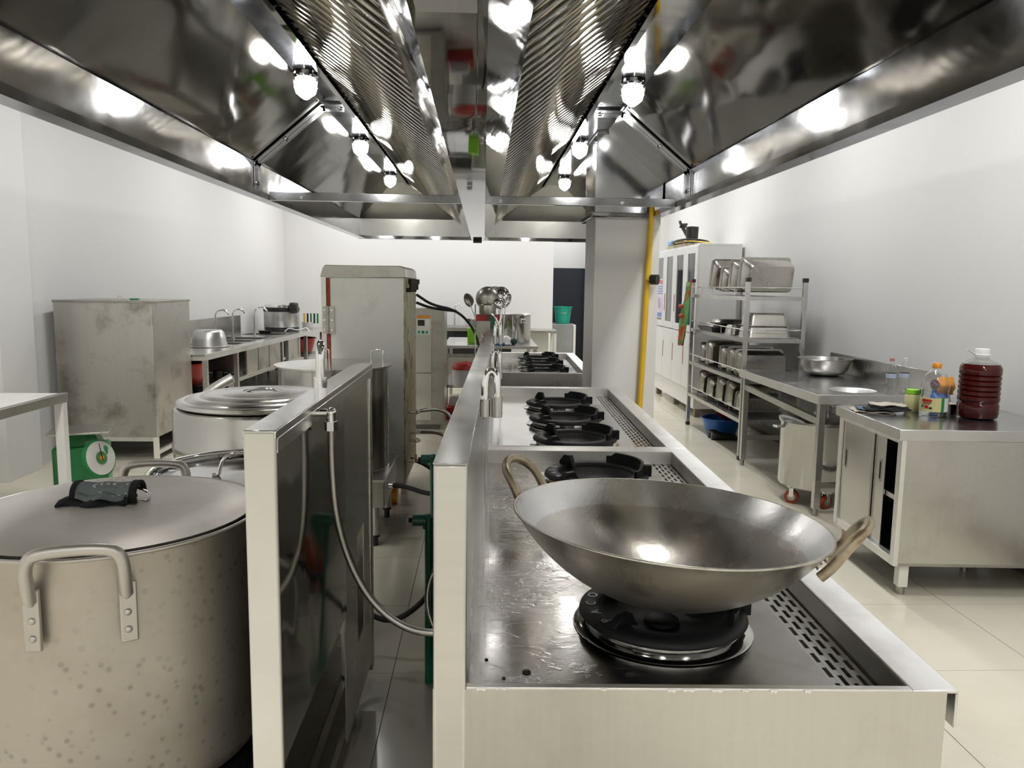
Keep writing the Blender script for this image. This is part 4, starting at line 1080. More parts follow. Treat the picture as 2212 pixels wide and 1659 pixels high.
# wheeled pot
t = thing('wheeled_stock_pot', 'tall stainless pot with lid on red casters under the right work table', 'pot', (2.40, 5.36, 0))
MB().lathe([(.0001,.125),(.265,.125),(.272,.14),(.272,.56),(.282,.575),(.282,.585),(.0001,.585)], n=64).build('body', m_polish, t, smooth=40)
MB().lathe([(.285,.586),(.285,.594),(.26,.602),(.0001,.610)], n=64).build('lid', m_top, t, smooth=40)
MB().tube(smoothp([(-.05,0,.606),(-.045,0,.645),(.045,0,.645),(.05,0,.606)], 2), .008, 8).build('lid_handle', m_chrome, t, smooth=60)
MB().box(-.335, -.272, -.03, .03, .53, .545).build('side_handle', m_chrome, t, bevel=.004)
for a in (200, 262, 330, 60):
    x, y = math.cos(R(a))*.225, math.sin(R(a))*.225; ax = Vector((math.cos(R(a+35)), math.sin(R(a+35)), 0))
    c = Vector((x, y, .048))
    w_ = MB().cyl(c-ax*.014, c+ax*.014, .048, 24).build('caster_wheel', m_rust, t, smooth=40)
    MB().cyl(c-ax*.016, c+ax*.016, .028, 20).build('wheel_hub', m_dull, w_, smooth=40)
    m = MB()
    for s_ in (-1, 1): m.bar(c+ax*.02*s_, c+ax*.02*s_+Vector((0,0,.07)), .004, .03, up=tuple(ax.cross(Vector((0,0,1)))))
    m.box(x-.028, x+.028, y-.028, y+.028, .112, .124); m.build('caster_fork', m_chrome, t)
# near cabinet with sliding doors
cb = thing('sliding_door_cabinet', 'stainless cupboard with sliding doors ajar, in the right foreground', 'cabinet', (2.0, 3.6, 0), R(-2.6))
m_door = steel('door_steel', (.52,.51,.48), .18, .06, stsc=2)
CW, CL, CH = .90, .76, .84
MB().box(-.0, CW, 0, CL, CH-.055, CH).build('worktop', m_top, cb, bevel=.003)
MB().box(.03, CW, .015, .02, .17, CH-.055).build('end_panel', m_steelh, cb)
MB().box(.03, CW, CL-.02, CL-.015, .17, CH-.055).build('end_panel', m_steelh, cb)
MB().box(CW-.005, CW, .015, CL-.02, .17, CH-.055).build('back_panel', m_steelh, cb)
MB().box(.03, CW, .015, CL-.015, .155, .17).build('bottom_panel', m_dull, cb)
MB().box(.06, CW-.01, .02, CL-.02, .46, .485).build('inner_shelf', m_steel, cb)
m = MB(); m.box(.022, .045, .012, .05, .155, CH-.055); m.box(.022, .045, CL-.055, CL-.012, .155, CH-.055); m.box(.022, .06, .05, CL-.055, .155, .195); m.box(.022, .06, .05, CL-.055, CH-.075, CH-.055)
m.build('door_frame', m_rim, cb, bevel=.0015)
for x_, y0, y1 in ((.032, .20, .285), (.050, .295, .705)):
    pass
d1 = MB().box(.032, .044, .34, .70, .19, CH-.075).build('sliding_door', m_door, cb, bevel=.002)
MB().box(.0305, .0335, .635, .665, .50, .62).build('recessed_handle', m_dull, d1, bevel=.001)
MB().box(.030, .032, .643, .657, .515, .605).build('handle_slot', m_dark, d1)
d2 = MB().box(.046, .058, .22, .42, .19, CH-.075).build('sliding_door', m_door, cb, bevel=.002)
MB().box(.0445, .0475, .25, .28, .52, .64).build('recessed_handle', m_dull, d2, bevel=.001)
MB().box(.0440, .0456, .258, .272, .535, .625).build('handle_slot', m_dark, d2)
for x, y in ((.09, .06), (.07, CL-.06), (.60, .40), (CW-.08, .06), (CW-.08, CL-.06)):
    MB().box(x-.024, x+.024, y-.024, y+.024, .04, .156).build('leg', m_cream, cb, bevel=.002)
    MB().cyl((x, y, 0), (x, y, .045), .020, 14).build('foot', m_dull, cb, smooth=40)
def oncab(u, v, z=0):
    q = Matrix.Rotation(R(-2.6), 4, 'Z') @ Vector((u, v, z)); return (2.0+q.x, 3.6+q.y, CH+.001+z)
# big jug of dark vinegar/wine-coloured liquid
def mk_liquid():
    m, nt, b = mat_new('dark_red_liquid'); b.inputs['Base Color'].default_value = (.055,.004,.004,1); b.inputs['Roughness'].default_value = .12; b.inputs['Coat Weight'].default_value = .15; b.inputs['Specular IOR Level'].default_value = .3; b.inputs['Coat Roughness'].default_value = .05
    return m
m_liq = mk_liquid()
jx = (2.60, 3.95, CH+.001)
jg = thing('liquid_jug', 'large ribbed clear jug filled with dark red liquid and white cap on the cabinet', 'jug', jx)
jg.scale = (1.13, 1.13, 1.0)
def jprof(off):
    P = [(.0001,.0),(.070,.0),(.084,.008),(.088,.03),(.088,.075),(.083,.085),(.088,.095)]
    z = .10
    for k in range(5): P += [(.0885,z+.004),(.0885,z+.018),(.083,z+.023),(.0885,z+.028)]; z += .0265
    P += [(.0885,.245),(.088,.268),(.078,.287),(.055,.303),(.034,.314),(.028,.32),(.028,.335)]
    return [(max(.0001, r_-off), zz+(off if zz < .01 else 0)) for r_, zz in P]
P = [p for p in jprof(.0012) if p[1] <= .29]
MB().lathe(P+[(.0001,P[-1][1])], n=56).build('liquid', m_liq, jg, smooth=40)
MB().lathe(hollow([p for p in jprof(0) if p[1] >= .285]), n=56).build('shoulder', m_pet, jg, smooth=40)
MB().lathe([(.030,.330),(.036,.331),(.036,.337),(.031,.339),(.031,.362),(.029,.366),(.0001,.367)], n=40).build('cap', m_white, jg, smooth=40)
MB().tube(smoothp([(-.03,0,.336),(-.045,0,.342),(-.072,.0,.362)], 1), .004, 8, flat=.5).build('carry_strap', m_white, jg, smooth=60)
# clear sauce bottle with label
jx = (2.40, 4.01, CH+.001)
bt = thing('sauce_bottle', 'empty clear plastic bottle with orange cap and yellow-green label', 'bottle', jx)
MB().lathe(hollow([(.0001,.004),(.045,.0),(.060,.006),(.062,.02),(.062,.095),(.055,.108),(.057,.118),(.060,.135),(.056,.165),(.045,.192),(.028,.210),(.018,.22),(.017,.236)]), n=40).build('bottle', m_pet, bt, smooth=50)
MB().lathe([(.019,.222),(.0195,.224),(.0195,.243),(.017,.246),(.0001,.246)], n=28).build('cap', m_orange, bt, smooth=40)
bt.scale = (1.15, 1.15, 1.15)
m_lab = plain('cream_label', (.72,.66,.32), .45)
r_ = .0632
fa = math.atan2(-jx[1], -jx[0])   # direction towards the camera side
def wl_(a0, a1, z0, z1, mat, nm, rr=r_): wrapped(bt, rr, fa+R(a0), fa+R(a1), z0, z1, mat, nm)
wl_(-70, 62, .026, .090, m_lab, 'label'); wl_(28, 40, .026, .090, m_green, 'label_stripe', r_+.0004); wl_(41, 62, .028, .088, m_pw, 'label_back', r_+.0004)
wl_(-48, -8, .070, .082, m_red, 'label_banner', r_+.0004); wl_(-46, -10, .064, .067, m_black, 'label_line', r_+.0004); wl_(-42, -14, .059, .0615, m_red, 'label_line', r_+.0004)
wl_(-50, -40, .044, .056, m_green, 'label_picture', r_+.0004); wl_(-36, -20, .040, .054, m_red, 'label_picture', r_+.0004); wl_(-18, -6, .038, .047, m_black, 'label_picture', r_+.0004)
# jar with green lid, tub, snack bag
jx = (2.36, 4.15, CH+.001); t = thing('pickle_jar', 'yellow-green jar with bright green lid beside the sauce bottle', 'jar', jx)
MB().lathe([(.0001,0),(.036,0),(.038,.01),(.038,.09),(.030,.10),(.0001,.10)], n=32).build('jar', plain('mustard_fill', (.55,.52,.25), .3), t, smooth=40)
MB().lathe([(.033,.10),(.034,.101),(.034,.122),(.032,.124),(.0001,.124)], n=32).build('lid', m_lime, t, smooth=40)
jx = (2.535, 4.10, CH+.001); t = thing('plastic_tub', 'clear tub of pale powder behind the clear sauce bottle', 'tub', jx)
MB().lathe([(.0001,.002),(.045,.002),(.048,.055),(.0001,.057)], n=32).build('powder', plain('powder', (.62,.52,.36), .8), t, smooth=40)
MB().lathe(hollow([(.0001,0),(.047,0),(.052,.09),(.054,.092)]), n=32).build('tub', m_pet, t, smooth=40)
jx = (2.575, 4.20, CH+.001); t = thing('snack_bag', 'crumpled blue and orange snack bag behind the big jug', 'bag', jx)
def bag(cx, z0, z1, w_, mat, nm, seed):
    rnd = random.Random(seed); rings = []
    for i in range(9):
        f = i/8; z = z0+(z1-z0)*f; wd = w_*(1-.35*abs(f-.45)); th_ = .03*math.sin(PI*min(1, f*1.02+.02))+.004
        rings.append([(cx+wd*math.cos(a)*(1+rnd.uniform(-.08,.08)), th_*math.sin(a)*(1+rnd.uniform(-.2,.2)), z+rnd.uniform(-.003,.003)) for a in [2*PI*k/14 for k in range(14)]])
    MB().loft(rings).build(nm, mat, t, smooth=50)
bag(-.03, 0, .115, .06, m_blue, 'lower_bag', 1)
bag(-.005, .09, .185, .055, m_orange, 'upper_bag', 2)
bag(-.065, .12, .17, .022, plain('maroon', (.06,.01,.03), .4), 'dark_corner', 3)
# cloth pot holders folded on cabinet
jx = oncab(.10, .36)
t = thing('folded_cloths', 'small heap of folded black and beige cloths on the cabinet edge', 'cloth', (2.20, 4.13, CH+.001), R(-14))
t.scale = (1.35, 1.35, 1.1)
m_beige = plain('beige_cloth', (.5,.45,.36), .9, bump=.002)
m_bluec = plain('blue_cloth', (.10,.14,.20), .9, bump=.002)
for k, (dx, dy, z, w_, d_, mat) in enumerate(((-.05, .0, .002, .15, .10, m_beige), (-.03, .0, .008, .15, .10, m_bluec), (.0, -.02, .012, .17, .08, m_bcloth), (.015, .0, .024, .14, .09, m_bcloth), (.01, .01, .036, .13, .08, m_beige))):
    rings = []
    for i in range(9):
        u = -w_/2+w_*i/8
        rings.append([(dx+u, dy+v*d_, z+.004*math.sin(i*1.3+j*1.7+k*2)+.004) for j, v in enumerate((-.5,-.25,0,.25,.5))])
    o = MB().loft(rings, closed=False).build('folded_cloth', mat, t, smooth=80); o.modifiers.new('s', 'SOLIDIFY').thickness = .006
# two clear water bottles on the table splash
for k, (x, y, cm) in enumerate(((2.70, 5.02, plain('pink_cap', (.6,.25,.25), .4)), (2.80, 5.04, m_white))):
    t = thing('water_bottle', ('empty clear water bottle with pink cap by the wall splash', 'empty clear water bottle with white cap by the wall splash')[k], 'bottle', (x, y, .823), group='empty water bottles')
    MB().lathe(hollow([(.0001,.003),(.030,0),(.033,.01),(.033,.06),(.031,.066),(.033,.072),(.033,.14),(.030,.165),(.018,.20),(.013,.212),(.013,.225)]), n=28).build('bottle', m_pet, t, smooth=50)
    MB().lathe([(.015,.215),(.0155,.235),(.0001,.237)], n=20).build('cap', cm, t, smooth=40)
    MB().lathe([(.0334,.105),(.0334,.135)], n=28).build('blue_band', plain('pale_blue_print', (.55,.62,.75), .4), t, smooth=40)
t = thing('dark_tin', 'small dark tin on the table beside the water bottles', 'tin', (2.84, 4.99, .823))
MB().lathe([(.0001,0),(.045,0),(.045,.035),(.0001,.036)], n=28).build('tin', m_black, t, smooth=40)
# rack with pans
rk = thing('pan_rack', 'four-tier stainless rack loaded with gastronorm pans by the right wall', 'rack', (2.5, 7.5, 0))
RX0, RX1, RY0, RY1 = 2.27, 2.77, 6.66, 8.42
for i, (x, y) in enumerate(((RX0, RY0), (RX1, RY0), (RX0, RY1), (RX1, RY1))):
    MB().box(x-.018, x+.018, y-.018, y+.018, .03, 1.56).build('post', m_steel, rk, bevel=.002, **W)
    MB().box(x-.02, x+.02, y-.02, y+.02, 1.56, 1.595).build('post_cap', m_black, rk, **W)
    MB().box(x-.02, x+.02, y-.02, y+.02, .0, .035).build('foot', m_black, rk, **W)
TZ = (.36, .71, 1.07, 1.435)
for z in TZ:
    m = MB(); m.box(RX0, RX1, RY0-.015, RY0+.015, z-.035, z); m.box(RX0, RX1, RY1-.015, RY1+.015, z-.035, z); m.box(RX0-.015, RX0+.015, RY0, RY1, z-.035, z); m.box(RX1-.015, RX1+.015, RY0, RY1, z-.035, z)
    m.build('tier_frame', m_steel, rk, **W)
    MB().box(RX0+.015, RX1-.015, RY0+.015, RY1-.015, z-.008, z).build('shelf', m_dull, rk, **W)
    m = MB(); zz = z+.075
    for (a, b) in (((RX0,RY0,zz),(RX0,RY1,zz)), ((RX0,RY0,zz),(RX1,RY0,zz)), ((RX1,RY0,zz),(RX1,RY1,zz))): m.cyl(a, b, .005, 8)
    for k in range(1, 5):
        y = RY0+(RY1-RY0)*k/5; m.cyl((RX0, y, z-.01), (RX0, y, zz), .004, 6)
    m.build('guard_rail', m_chrome, rk, smooth=40, **W)
def gn(w_, l, h, lab, M4, mat=None, group='gastronorm pans on the rack'):
    t = thing('gastronorm_pan', lab, 'pan', M4.to_translation(), rot=M4.to_euler(), group=group)
    rings = []
    def rr(W_, L_, z, r_): return [(x, y, z) for x, y in rrect(W_, L_, r_, 5)]
    rings = [rr(w_, l, h, .03), rr(w_, l, h-.004, .03), rr(w_-.03, l-.03, h-.006, .035), rr(w_-.05, l-.05, .02, .04), rr(w_-.075, l-.075, .0, .035),
             rr(w_-.08, l-.08, .004, .033), rr(w_-.055, l-.055, .022, .038), rr(w_-.035, l-.035, h-.003, .033)]
    rings.append(rr(w_-.02, l-.02, h, .03))
    m = MB(); m.loft(rings[:], cap0=False, cap1=False)
    k = len(rings[0])
    base = MB(); 
    m.add(rings[4], [tuple(range(k))]); m.loft([rings[-1], rings[0]], cap0=False, cap1=False)
    m.build('pan', mat or m_alusat, t, smooth=40)
    return t
m_alusat = steel('satin_pan', (.58,.56,.52), .30, .08, stsc=3)
tilt = lambda a: Matrix.Rotation(a, 4, 'X')
# pans standing on their sides (opening facing away): local z points along +y
def stand(x, y, z, h, w_, l, lean, lab):
    # pan long side across x; standing on one long edge, base facing the camera side
    M4 = Matrix.Translation((x, y, z+w_/2)) @ Matrix.Rotation(R(-90+lean), 4, 'X') @ Matrix.Rotation(R(90), 4, 'Z')
    return gn(w_, l, h, lab, M4)
lbl = ['leaning pan nearest the camera on the top tier', 'second pan from the camera on the top tier', 'third pan from the camera on the top tier', 'small tilted pan at the back of the top tier']
for k, (y, h, w_, ln) in enumerate(((6.80, .20, .30, 14), (7.12, .15, .30, 12), (7.42, .13, .24, 14), (7.78, .12, .32, 24))):
    stand(2.52, y, TZ[3]+.002, h, w_, .46, ln, 'stainless '+lbl[k])
def flatpan(x, y, z, w_, l, h, lab):
    M4 = Matrix.Translation((x, y, z+h)) @ Matrix.Rotation(PI, 4, 'X') @ Matrix.Rotation(PI/2, 4, 'Z')
    return gn(w_, l, h, lab, M4)
for k, (x, y, z, w_, l, h, lb) in enumerate(((2.50, 6.85, TZ[2], .30, .42, .10, 'upturned stainless pan, lowest at the front of the second tier from the top'), (2.50, 6.86, TZ[2]+.104, .28, .38, .11, 'upturned pan stacked on top at the front of the second tier'),
                                   (2.46, 7.25, TZ[2], .26, .36, .09, 'small upturned pan in the middle of the second tier'), (2.45, 7.75, TZ[2]+.05, .34, .40, .04, 'flat tray lying slanted on dark items on the second tier'), (2.47, 7.66, TZ[2]+.092, .30, .40, .035, 'flat tray on top of the slanted tray'))):
    flatpan(x, y, z+.002, w_, l, h, lb)
t = thing('black_tray', 'black tray under the flat trays on the second tier', 'tray', (2.45, 7.8, TZ[2]+.002)); MB().frust((-.20,.20,-.22,.22), (-.22,.22,-.25,.25), 0, .045).build('tray', m_black, t)
lbl = ['front', 'second', 'third', 'fourth', 'rearmost']
for k, (y, h, w_, ln) in enumerate(((6.78, .17, .24, 3), (7.04, .13, .25, 2), (7.30, .12, .24, 4), (7.75, .12, .26, 3), (8.02, .10, .22, 3))):
    stand(2.50, y, TZ[1]+.002, h, w_, .44, ln, 'upright stainless pan, '+lbl[k]+' in the row on the third tier')
for k, (y, h, w_, ln) in enumerate(((6.83, .10, .20, 14), (7.10, .10, .27, 14), (7.40, .10, .27, 14), (7.72, .10, .22, 14), (8.05, .10, .26, 12))):
    stand(2.50, y, TZ[0]+.002, h, w_, .42, ln, 'leaning stainless pan, '+lbl[k]+' in the row on the bottom tier')
t = thing('apron', 'green and red patterned apron hanging from the far corner of the rack', 'apron', (2.235, 8.38, 1.2))
m_apr = plain('apron_print', (.14,.32,.10), .8, 0, .3, sc=14, stain=(.5,.06,.01), stsc=9, stlo=.54, sthi=.57)
rings = []
for i in range(12):
    f = i/11; z = .36-.68*f; wd = .02+.10*min(1, f*1.6)*(1-.3*max(0, f-.7))
    rings.append([(-.035-.05*f+.02*math.sin(k*1.2+i*.4), -wd+2*wd*k/7, z) for k in range(8)])
o = MB().loft(rings, closed=False).build('cloth', m_apr, t, smooth=80); o.modifiers.new('s', 'SOLIDIFY').thickness = .006
MB().tube(smoothp([(0,.0,.38),(-.03,-.04,.2),(-.04,.0,-.1),(-.07,-.03,-.3),(-.09,.06,-.32)], 2), .011, 8).build('red_binding', m_red, t, smooth=60)
for i, (a, b, c) in enumerate(((-.11,-.05,.0), (-.06,.02,-.12), (-.09,.05,.1))): MB().ball((a, b, c), .03, 10, 6, sz=.8).build('red_bow', plain('orange_red', (.5,.06,.02), .6), t, smooth=60)
plainbowl('blue_basin', 'blue plastic basin on the floor under the rack', 'basin', (2.50, 7.95, .0), .15, .20, .16, m_blue)
t = thing('red_bowl', 'red plastic bowl tipped inside the blue basin', 'bowl', (2.54, 8.02, .13)); MB().lathe([(.0001,0),(.08,.01),(.13,.06),(.145,.11),(.14,.11),(.12,.06),(.07,.02),(.0001,.008)], n=32, m=Matrix.Rotation(R(30), 3, 'Y')).build('bowl', m_red, t, smooth=50)
t = thing('black_slipper', 'pair of black shoes lying in front of the blue basin', 'shoes', (2.42, 7.55, 0))
for k in range(2):
    m = MB(); rings = []
    for i in range(9):
        f = i/8; x = -.14+.28*f; wd = .045*math.sin(PI*min(1, .12+f*.82))**.5; h = .085-.05*f if f > .25 else .085
        rings.append([(x, k*.11+wd*math.cos(a), max(0, h/2+h/2*math.sin(a))) for a in [2*PI*j/12 for j in range(12)]])
    m.loft(rings).build('shoe', m_black, t, smooth=60)
# white file cupboard
fc = thing('white_cupboard', 'tall white glass-door cupboard at the far end of the right wall', 'cupboard', (2.7, 9.9, 0))
FX, FY0, FY1 = 2.45, 8.88, 11.0
m = MB(); m.box(FX, 2.94, FY0, FY0+.018, .10, 1.985); m.box(FX, 2.94, FY1-.018, FY1, .10, 1.985); m.box(FX-.002, 2.942, FY0-.002, FY1, 1.985, 2.003); m.box(2.925, 2.939, FY0+.019, FY1-.019, .12, 1.984); m.box(FX+.001, 2.92, FY0+.019, FY1-.019, .10, .30)
m.build('carcass', m_white, fc, **W)
for z in (.98, 1.3, 1.65): MB().box(FX+.03, 2.92, FY0+.02, FY1-.02, z, z+.015).build('inner_shelf', m_white, fc, **W)
m_fglass = glass('cupboard_glass', (.75,.76,.76), .05, 1.4)
nd = 4; dw = (FY1-FY0)/nd
for k in range(nd):
    a = FY0+k*dw+.004; b = a+dw-.008
    m = MB(); m.box(FX-.02, FX-.001, a, a+.10, .98, 1.98); m.box(FX-.02, FX-.001, b-.10, b, .98, 1.98); m.box(FX-.02, FX-.001, a+.10, b-.10, .98, 1.06); m.box(FX-.02, FX-.001, a+.10, b-.10, 1.90, 1.98)
    dd = m.build('upper_door', m_white, fc, bevel=.002, **W)
    MB().box(FX-.012, FX-.008, a+.10, b-.10, 1.06, 1.90).build('glass_pane', m_fglass, dd, **W)
    MB().box(FX-.024, FX-.019, b-.05, b-.035, 1.20, 1.42).build('door_handle', m_rust, dd, **W)
    d3 = MB().box(FX-.02, FX-.001, a, b, .31, .97).build('lower_door', m_white, fc, bevel=.002, **W)
    MB().box(FX-.024, FX-.019, b-.05, b-.038, .58, .80).build('door_handle', m_rust, d3, **W)
MB().box(FX+.1, FX+.18, 9.4, 9.6, 1.06, 1.2).build('red_item', m_red, fc, **W)
m = MB()
for y in (FY0+.06, (FY0+FY1)/2, FY1-.06): m.box(FX+.03, FX+.10, y-.04, y+.04, 0, .10); m.box(2.85, 2.92, y-.04, y+.04, 0, .10)
m.build('foot_block', m_skirt, fc, **W)
# poster on the far door
ps = thing('notice_poster', 'small pink and blue printed notice taped to the cupboard door', 'poster', (FX-.022, 10.72, 1.35))
MB().box(-.0015, 0, -.16, .16, -.26, .27).build('sheet', plain('poster_paper', (.75,.68,.76), .5), ps)
MB().box(-.0025, -.0015, -.15, .15, .20, .25).build('red_heading', plain('pink_red', (.7,.2,.25), .5), ps)
for k in range(4): MB().box(-.0025, -.0015, -.14, .14, .06+k*.032, .078+k*.032).build('text_line', plain('poster_blue', (.25,.35,.6), .5), ps)
MB().box(-.0025, -.0015, -.15, .15, -.25, -.19).build('blue_footer', plain('poster_blue2', (.2,.3,.65), .5), ps)
MB().lathe([(.0001,0),(.08,0),(.08,.002),(.0001,.002)], (-.0035, 0, -.06), 24, m=Matrix.Rotation(PI/2, 3, 'Y')).build('round_picture', plain('poster_violet', (.5,.35,.6), .5), ps)
# fan and box on cupboard
bx = thing('cardboard_box', 'flat tan box with blue wrap on top of the white cupboard', 'box', (2.62, 10.2, 2.004)); MB().box(-.14, .2, -.5, .45, 0, .045).build('box', plain('tan_card', (.45,.40,.27), .7), bx, bevel=.003); MB().box(-.13, .0, .25, .44, .046, .12).build('blue_wrap', plain('pale_blue_wrap', (.2,.4,.7), .4), bx, bevel=.02)
fn = thing('black_fan', 'black desk fan lying with its cage on the cupboard top', 'fan', (2.62, 10.0, 2.052))
MB().tube([(math.cos(2*PI*i/40)*.20, math.sin(2*PI*i/40)*.42-.05, .03+.012*math.sin(4*PI*i/40)) for i in range(40)], .012, 8, loop=True).build('cage_ring', m_black, fn, smooth=60)
m = MB()
for k in range(8): a = PI*k/8; m.cyl((math.cos(a)*.19, math.sin(a)*.40-.05, .035), (-math.cos(a)*.19, -math.sin(a)*.40-.05, .035), .003, 6)
m.build('cage_wire', m_black, fn)
MB().lathe([(.0001,.03),(.05,.03),(.05,.06),(.075,.07),(.08,.21),(.0001,.22)], (0,-.12,0), 24).build('motor_housing', m_black, fn, smooth=40)
m = MB(); m.bar((-.03,-.02,.10), (-.07,.10,.22), .04, .03); m.bar((-.07,.10,.22), (-.03,.16,.27), .09, .02); m.bar((-.09,.06,.23), (-.10,.14,.30), .03, .03); m.build('clamp', m_black, fn, bevel=.006)
tag(MB().tube(smoothp([(2.50,10.5,2.06),(2.52,10.2,2.085),(2.56,9.8,2.085),(2.60,9.5,2.06),(2.66,9.2,2.03)], 2), .008, 6).build('yellow_cord', m_yellow, None, smooth=60), 'yellow cord draped over the cupboard top', 'cord')
# gas pipe with gauge on the pillar
gp = thing('gas_pipe', 'bright yellow gas pipe running up the pillar, with round black gauge', 'pipe', (1.15, 5.56, 0))
MB().cyl((1.135, 5.565, .35), (1.182, 5.565, 2.1), .021, 20).build('pipe', m_yellow, gp, smooth=40, **W)
g = MB(); g.cyl((1.165, 5.54, 1.555), (1.165, 5.50, 1.555), .010, 10); g.build('gauge_stem', m_yellow, gp, **W)
g = MB(); g.cyl((1.185, 5.52, 1.555), (1.225, 5.49, 1.555), .036, 28); g.build('gauge', m_black, gp, smooth=40, **W)
MB().box(1.165, 1.19, 5.50, 5.54, 1.547, 1.563).build('gauge_neck', m_yellow, gp, **W)

# ================================================================== AISLE PLUMBING
def ppr(loc, h, lab, rz=0):
    t = thing('green_water_pipe', lab, 'pipe', loc, rz, 'green plastic pipe stubs behind the range')
    MB().cyl((0,0,0), (0,0,h), .016, 14).build('pipe', m_ppr, t, smooth=40)
    m = MB(); m.cyl((0,0,h-.02), (0,0,h+.025), .024, 16); m.cyl((.0,0,h+.01), (-.06,0,h+.01), .022, 16); m.ball((0,0,h+.012), .0245, 14, 8); m.build('elbow', m_ppr, t, smooth=40)
    MB().cyl((-.06,0,h+.01), (-.075,0,h+.01), .009, 10).build('plug', m_dark, t, smooth=40)
    return t
p1 = ppr((-.195, 2.80, 0), .625, 'nearer green pipe stub with elbow beside the range wall')
dup(p1, (-.245, 3.82, 0), label='farther green pipe stub with elbow beside the range wall')
rv = thing('red_ball_valve', 'red-lever ball valve on the pipe at the foot of the range', 'valve', (-.11, 2.35, .30))
MB().cyl((0,-.04,0), (0,.04,0), .022, 14).build('valve_body', plain('brass', (.5,.35,.08), .35, .9), rv, smooth=40); MB().box(-.025, .02, -.05, .03, .015, .055).build('lever', m_rust, rv, bevel=.004)
rv2 = thing('red_drill_grip', 'red and black handled tool hanging behind the green pipe', 'tool', (-.12, 3.0, .28))
m = MB(); m.bar((-.03,0,0), (.03,0,.22), .05, .06); m.build('grip', m_rust, rv2, bevel=.01)
tag(MB().tube(smoothp([(-.085,2.4,.80),(-.125,2.4,.62),(-.115,2.36,.45),(-.08,2.3,.36)], 3), .009, 10).build('braided_hose', m_braid, None, smooth=60), 'braided steel hose dropping along the range wall beside the green pipe', 'hose')
tag(MB().tube(smoothp([(-.075,2.5,.60),(-.15,2.5,.58),(-.185,2.48,.48),(-.16,2.44,.38),(-.10,2.4,.33),(-.07,2.35,.33)], 3), .009, 10).build('braided_hose', m_braid, None, smooth=60), 'short looped braided hose near the floor behind the range', 'hose')
tag(MB().tube(smoothp([(-.48,2.95,.24),(-.40,2.95,.18),(-.32,2.93,.19),(-.22,2.9,.28),(-.14,2.85,.42),(-.08,2.8,.5)], 3), .011, 10).build('black_hose', m_rubber, None, smooth=60), 'black rubber gas hose sagging across the aisle', 'hose')
tag(MB().tube(smoothp([(-.55,4.45,.335),(-.45,4.45,.33),(-.30,4.4,.29),(-.10,4.4,.30)], 3), .014, 10).build('black_hose', m_rubber, None, smooth=60), 'black hose from boiler stand to the range, nearer one', 'hose')
MB().cyl((-.57,4.45,.335), (-.52,4.45,.335), .020, 12).build('hose_nut', m_chrome, sd, smooth=40, **W)
tag(MB().tube(smoothp([(-.50,5.3,.30),(-.40,5.3,.27),(-.25,5.2,.18),(-.05,5.2,.17)], 3), .016, 10).build('black_hose', m_rubber, None, smooth=60), 'black hose from the steamer to the range, farther one', 'hose')
for k, (a, b, lab) in enumerate(((.62, .50, 'upper braided hose looping from the steamer to the range'), (.45, .33, 'lower braided hose looping from the steamer to the range'))):
    tag(MB().tube(smoothp([(-.44,5.4+.1*k,a),(-.30,5.4,a+.02),(-.20,5.35,a-.04),(-.22,5.3,b-.1),(-.12,5.3,b-.18),(-.02,5.3,b-.1)], 3), .013, 10).build('braided_hose', m_braid, None, smooth=60), lab, 'hose')
# ================================================================== FAR END
ft = thing('prep_table', 'stainless preparation table beyond the range, carrying pots', 'table', (.08, 9.7, 0))
MB().box(-.46, .64, 9.05, 10.5, .765, .80).build('table_top', m_top, ft, bevel=.003, **W)
legs([(x, y) for x in (-.43, .61) for y in (9.1, 10.45)], .02, 0, .765, m_steel, ft)
MB().box(-.44, .62, 9.08, 10.46, .30, .33).build('shelf', m_dull, ft, **W)
m = MB(); m.box(-.44, .62, 9.05, 9.08, .66, .70); m.build('drawer_rail', m_dull, ft, **W)
t = thing('far_stock_pot', 'tall shiny stock pot with loop handles on the far table', 'pot', (.40, 9.75, .802))
MB().lathe([(.0001,0),(.185,0),(.19,.01),(.19,.335),(.196,.34),(.19,.345),(.0001,.335)], n=48).build('body', m_polish, t, smooth=40)
MB().tube(smoothp([(.06,-.185,.24),(.06,-.22,.24),(.06,-.22,.29),(.12,-.21,.29),(.12,-.21,.24),(.12,-.16,.24)], 1), .007, 8).build('handle', m_chrome, t, smooth=60)
MB().lathe([(.192,.346),(.15,.36),(.0001,.37)], n=40).build('lid', m_top, t, smooth=40)
t = thing('grey_stock_pot', 'medium dull stock pot left of the big shiny one on the far table', 'pot', (-.04, 9.9, .802)); MB().lathe([(.0001,0),(.12,0),(.125,.27),(.13,.275),(.0001,.27)], n=36).build('body', m_dull, t, smooth=40)
t = thing('green_board', 'bright green cutting board standing on the far table', 'cutting board', (-.13, 9.35, .802), R(0)); MB().box(-.06, .06, -.02, .02, 0, .19).build('board', m_lime, t, bevel=.01)
